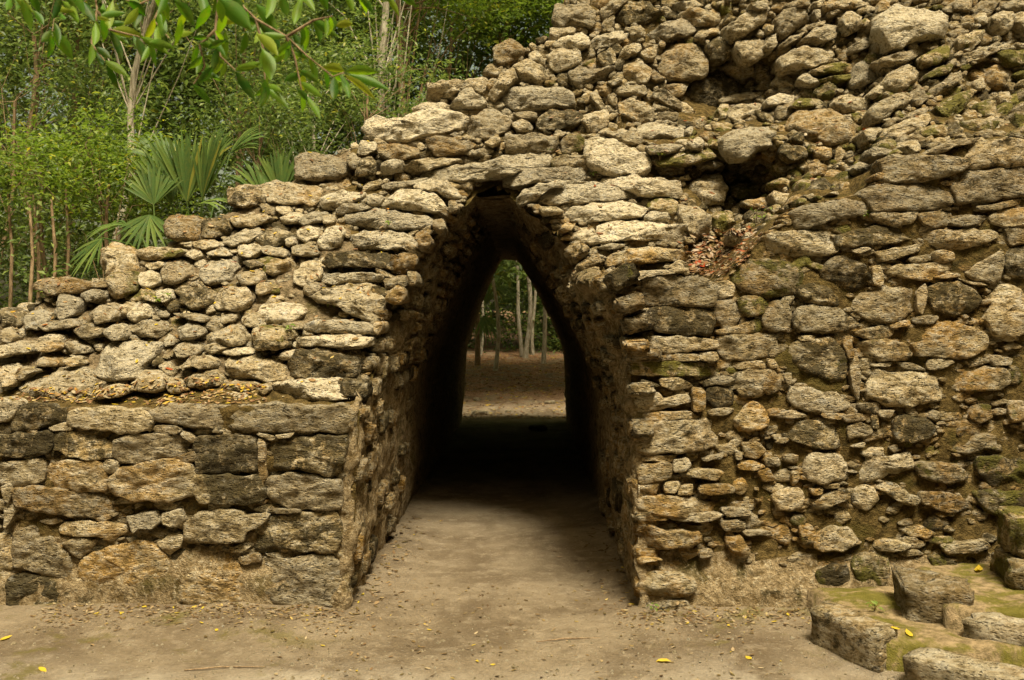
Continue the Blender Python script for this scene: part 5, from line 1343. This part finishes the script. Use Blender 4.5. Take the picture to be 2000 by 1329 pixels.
litter('leaf_litter', 'fallen leaves scattered along the foot of the walls and the path', lambda g: (lambda s: ((g.uniform(-2.6, -.9) if s < .4 else g.uniform(.5, 2.0) if s < .75 else g.uniform(-1.2, 1.2)), (5.44 - abs(g.gauss(0, .18))) if s < .75 else g.uniform(4.3, 6.0), .1))(g.random()), 1700, .026, M['litter_dark'], 4)
litter('leaf_litter', 'dark fallen leaves along both sides of the passage floor', lambda g: (-.95 + abs(g.gauss(0, .12)) if g.random() < .5 else .62 - abs(g.gauss(0, .12)), g.uniform(5.5, 8.0), .1), 240, .038, M['litter_dark'], 5)
litter('leaf_litter', 'red-brown leaf litter on the forest floor beyond the passage', lambda g: (g.uniform(-1.6, 1.3), g.uniform(15.8, 25), 2.4), 2600, .07, M['litter'], 6)
litter('leaf_litter', 'fallen leaves on the upper terrace below the top wall', lambda g: (g.uniform(.2, 3.2), g.uniform(6.6, 8.2), 3.4), 420, .04, M['leaf_red'], 7)
# pebbles and crumbs of stone on the path
g = random.Random(9)
parts = []
for _ in range(1100):
    x, y = g.uniform(-2.7, 2.0), 4.25 + abs(g.gauss(0, .7))
    if y > 5.4: continue
    r = g.uniform(.003, .010) * (1.6 if g.random() < .08 else 1)
    z = ground_z(x, y)
    V = [Vector((x + math.cos(a) * r * g.uniform(.7, 1.2), y + math.sin(a) * r * g.uniform(.7, 1.2), z - .001)) for a in np.arange(5) * 1.2566]
    V += [v * .45 + Vector((x, y, z + r * .9)) * .55 + Vector((0, 0, r * .25)) for v in V[:5]] + [Vector((x, y, z + r * .8))]
    Fc = [(i, (i + 1) % 5, 5 + (i + 1) % 5, 5 + i) for i in range(5)] + [(5 + i, 5 + (i + 1) % 5, 10) for i in range(5)]
    parts.append((V, Fc))
V, Fc = join(parts)
o = mesh_obj('gravel', V, Fc, M['stone'], None, True); o.color = (.2, 0, .2, .7); o['kind'] = 'stuff'
o['label'] = 'loose pebbles and crumbs scattered over the trodden path'; o['category'] = 'gravel'

# single leaves one can point to
for i, (px, py, L, mat, lab) in enumerate((
    (1752, 1240, .075, 'leaf_yellow', 'left of two ochre leaves on the mossy step behind the loose block'),
    (1780, 1240, .065, 'leaf_yellow', 'right of two ochre leaves on the mossy step behind the loose block'),
    (1912, 1116, .085, 'leaf_yellow', 'curled orange leaf on the upper mossy step at the right edge'),
    (1372, 528, .11, 'leaf_crimson', 'large red leaf on the front edge of the leaf pile right of the arch'),
    (1297, 1293, .085, 'leaf_yellow', 'long ochre leaf on the path at the bottom, left of the loose block'),
    (1465, 1290, .06, 'leaf_yellow', 'small bright yellow leaf on the path left of the loose block'),
    (88, 1310, .05, 'leaf_yellow', 'upright brown-yellow leaf on the path in the bottom left corner'),
    (8, 1252, .06, 'leaf_yellow', 'yellow leaf at the left edge at the foot of the low wall'),
    (422, 1236, .035, 'leaf_yellow', 'small round yellow leaf on the path under the low left wall'),
    (225, 775, .06, 'leaf_yellow', 'yellow leaf on the ledge right of the square grey block'),
    (420, 605, .05, 'leaf_yellow', 'yellow leaf hanging in the rubble above the low wall'),
    (210, 900, .0, 'leaf_red', ''),
    (455, 545, .06, 'leaf_crimson', 'red leaf wedged below the round white stone on the rubble slope'),
    (333, 722, .06, 'leaf_crimson', 'red-brown leaf standing in the rubble right of the big white stone'),
    (1225, 1160, .035, 'leaf_yellow', 'round yellow leaf in the corner at the right jamb of the passage'),
    (700, 1160, .06, 'leaf_yellow', 'yellow-green leaf at the foot of the left jamb of the passage'))):
    if not lab: continue
    p = pick(px, py)
    if p is None: continue
    gg = random.Random(200 + i)
    r = None
    for k in range(12):
        r = drop_leaf(p.x + gg.uniform(-.012, .012), p.y + gg.uniform(-.01, .03), p.z + .12, L, gg)
        if r: break
    if r:
        V, Fc = r
        o = mesh_obj('fallen_leaf', V, Fc, M[mat], None, False, V[2])
        tag(o, lab, 'leaf')

# twigs on the path
for px, py, dx, dy, lab in ((1110, 1252, .16, .03, 'thin dark twig lying across the middle of the path'), (440, 1308, .18, .02, 'thin twig on the pale path at the bottom left')):
    p = pick(px, py)
    V, Fc = tube([p + Vector((-dx, -dy, .004)), p + Vector((-.02, .012, .008)), p + Vector((dx, dy, .005))], [.003, .004, .002], 6)
    tag(mesh_obj('twig', V, Fc, M['bark_brown'], None), lab, 'twig')

# small green plants rooted in the joints
def seedling(px, py, hgt, nl, lab, seed, leafl=.035, up=.02):
    p = pick(px, py)
    if p is None: return
    g = random.Random(seed)
    t = thing('seedling', lab, 'plant', p)
    tips = []
    parts = []
    for k in range(max(2, nl // 3)):
        q = p + Vector((g.uniform(-.5, .5) * hgt, -g.uniform(.1, .6) * hgt, hgt * g.uniform(.5, 1)))
        parts.append(tube([p + Vector((0, .02, -.01)), p.lerp(q, .5) + Vector((0, 0, .01)), q], [.002, .0016, .001], 5)); tips.append(q)
    V, Fc = join(parts); mesh_obj('stem', V, Fc, M['bark_brown'], t)
    V, Fc = foliage(np.array(tips), np.full(len(tips), hgt * .4), 4, 1.0, leafl, seed=seed, wid=.5)
    np_mesh('leaves', V, Fc, M['leaf_bright'], t)
for i, a in enumerate(((1690, 432, .07, 9, 'small green plant growing in the joint under the long pale slab of the right wall'), (1276, 1198, .06, 6, 'tiny seedling at the foot of the right wall beside the passage'), (1478, 440, .12, 10, 'yellow-green sprout above the leaf pile right of the arch'), (1165, 345, .05, 8, 'tuft of green behind the upper right corbel slabs'), (1290, 315, .08, 12, 'green tuft on the broken ledge right of the arch top'), (570, 655, .06, 8, 'small green plant on the rubble left of the arch stones'), (325, 600, .09, 12, 'green plant in the hollow of the rubble slope'), (1070, 300, .05, 8, 'small yellow-green tuft above the arch capstone'), (640, 600, .05, 6, 'little green tuft under the large grey block of the arch'), (90, 585, .07, 8, 'yellow-green sprout at the top left of the rubble slope'), (1710, 1195, .05, 6, 'small sprout behind the loose block at the right wall'), (1205, 460, .0, 0, ''), (760, 440, .04, 5, 'tiny green sprout between two slabs left of the arch'))):
    if a[4]: seedling(a[0], a[1], a[2], a[3], a[4], 300 + i)
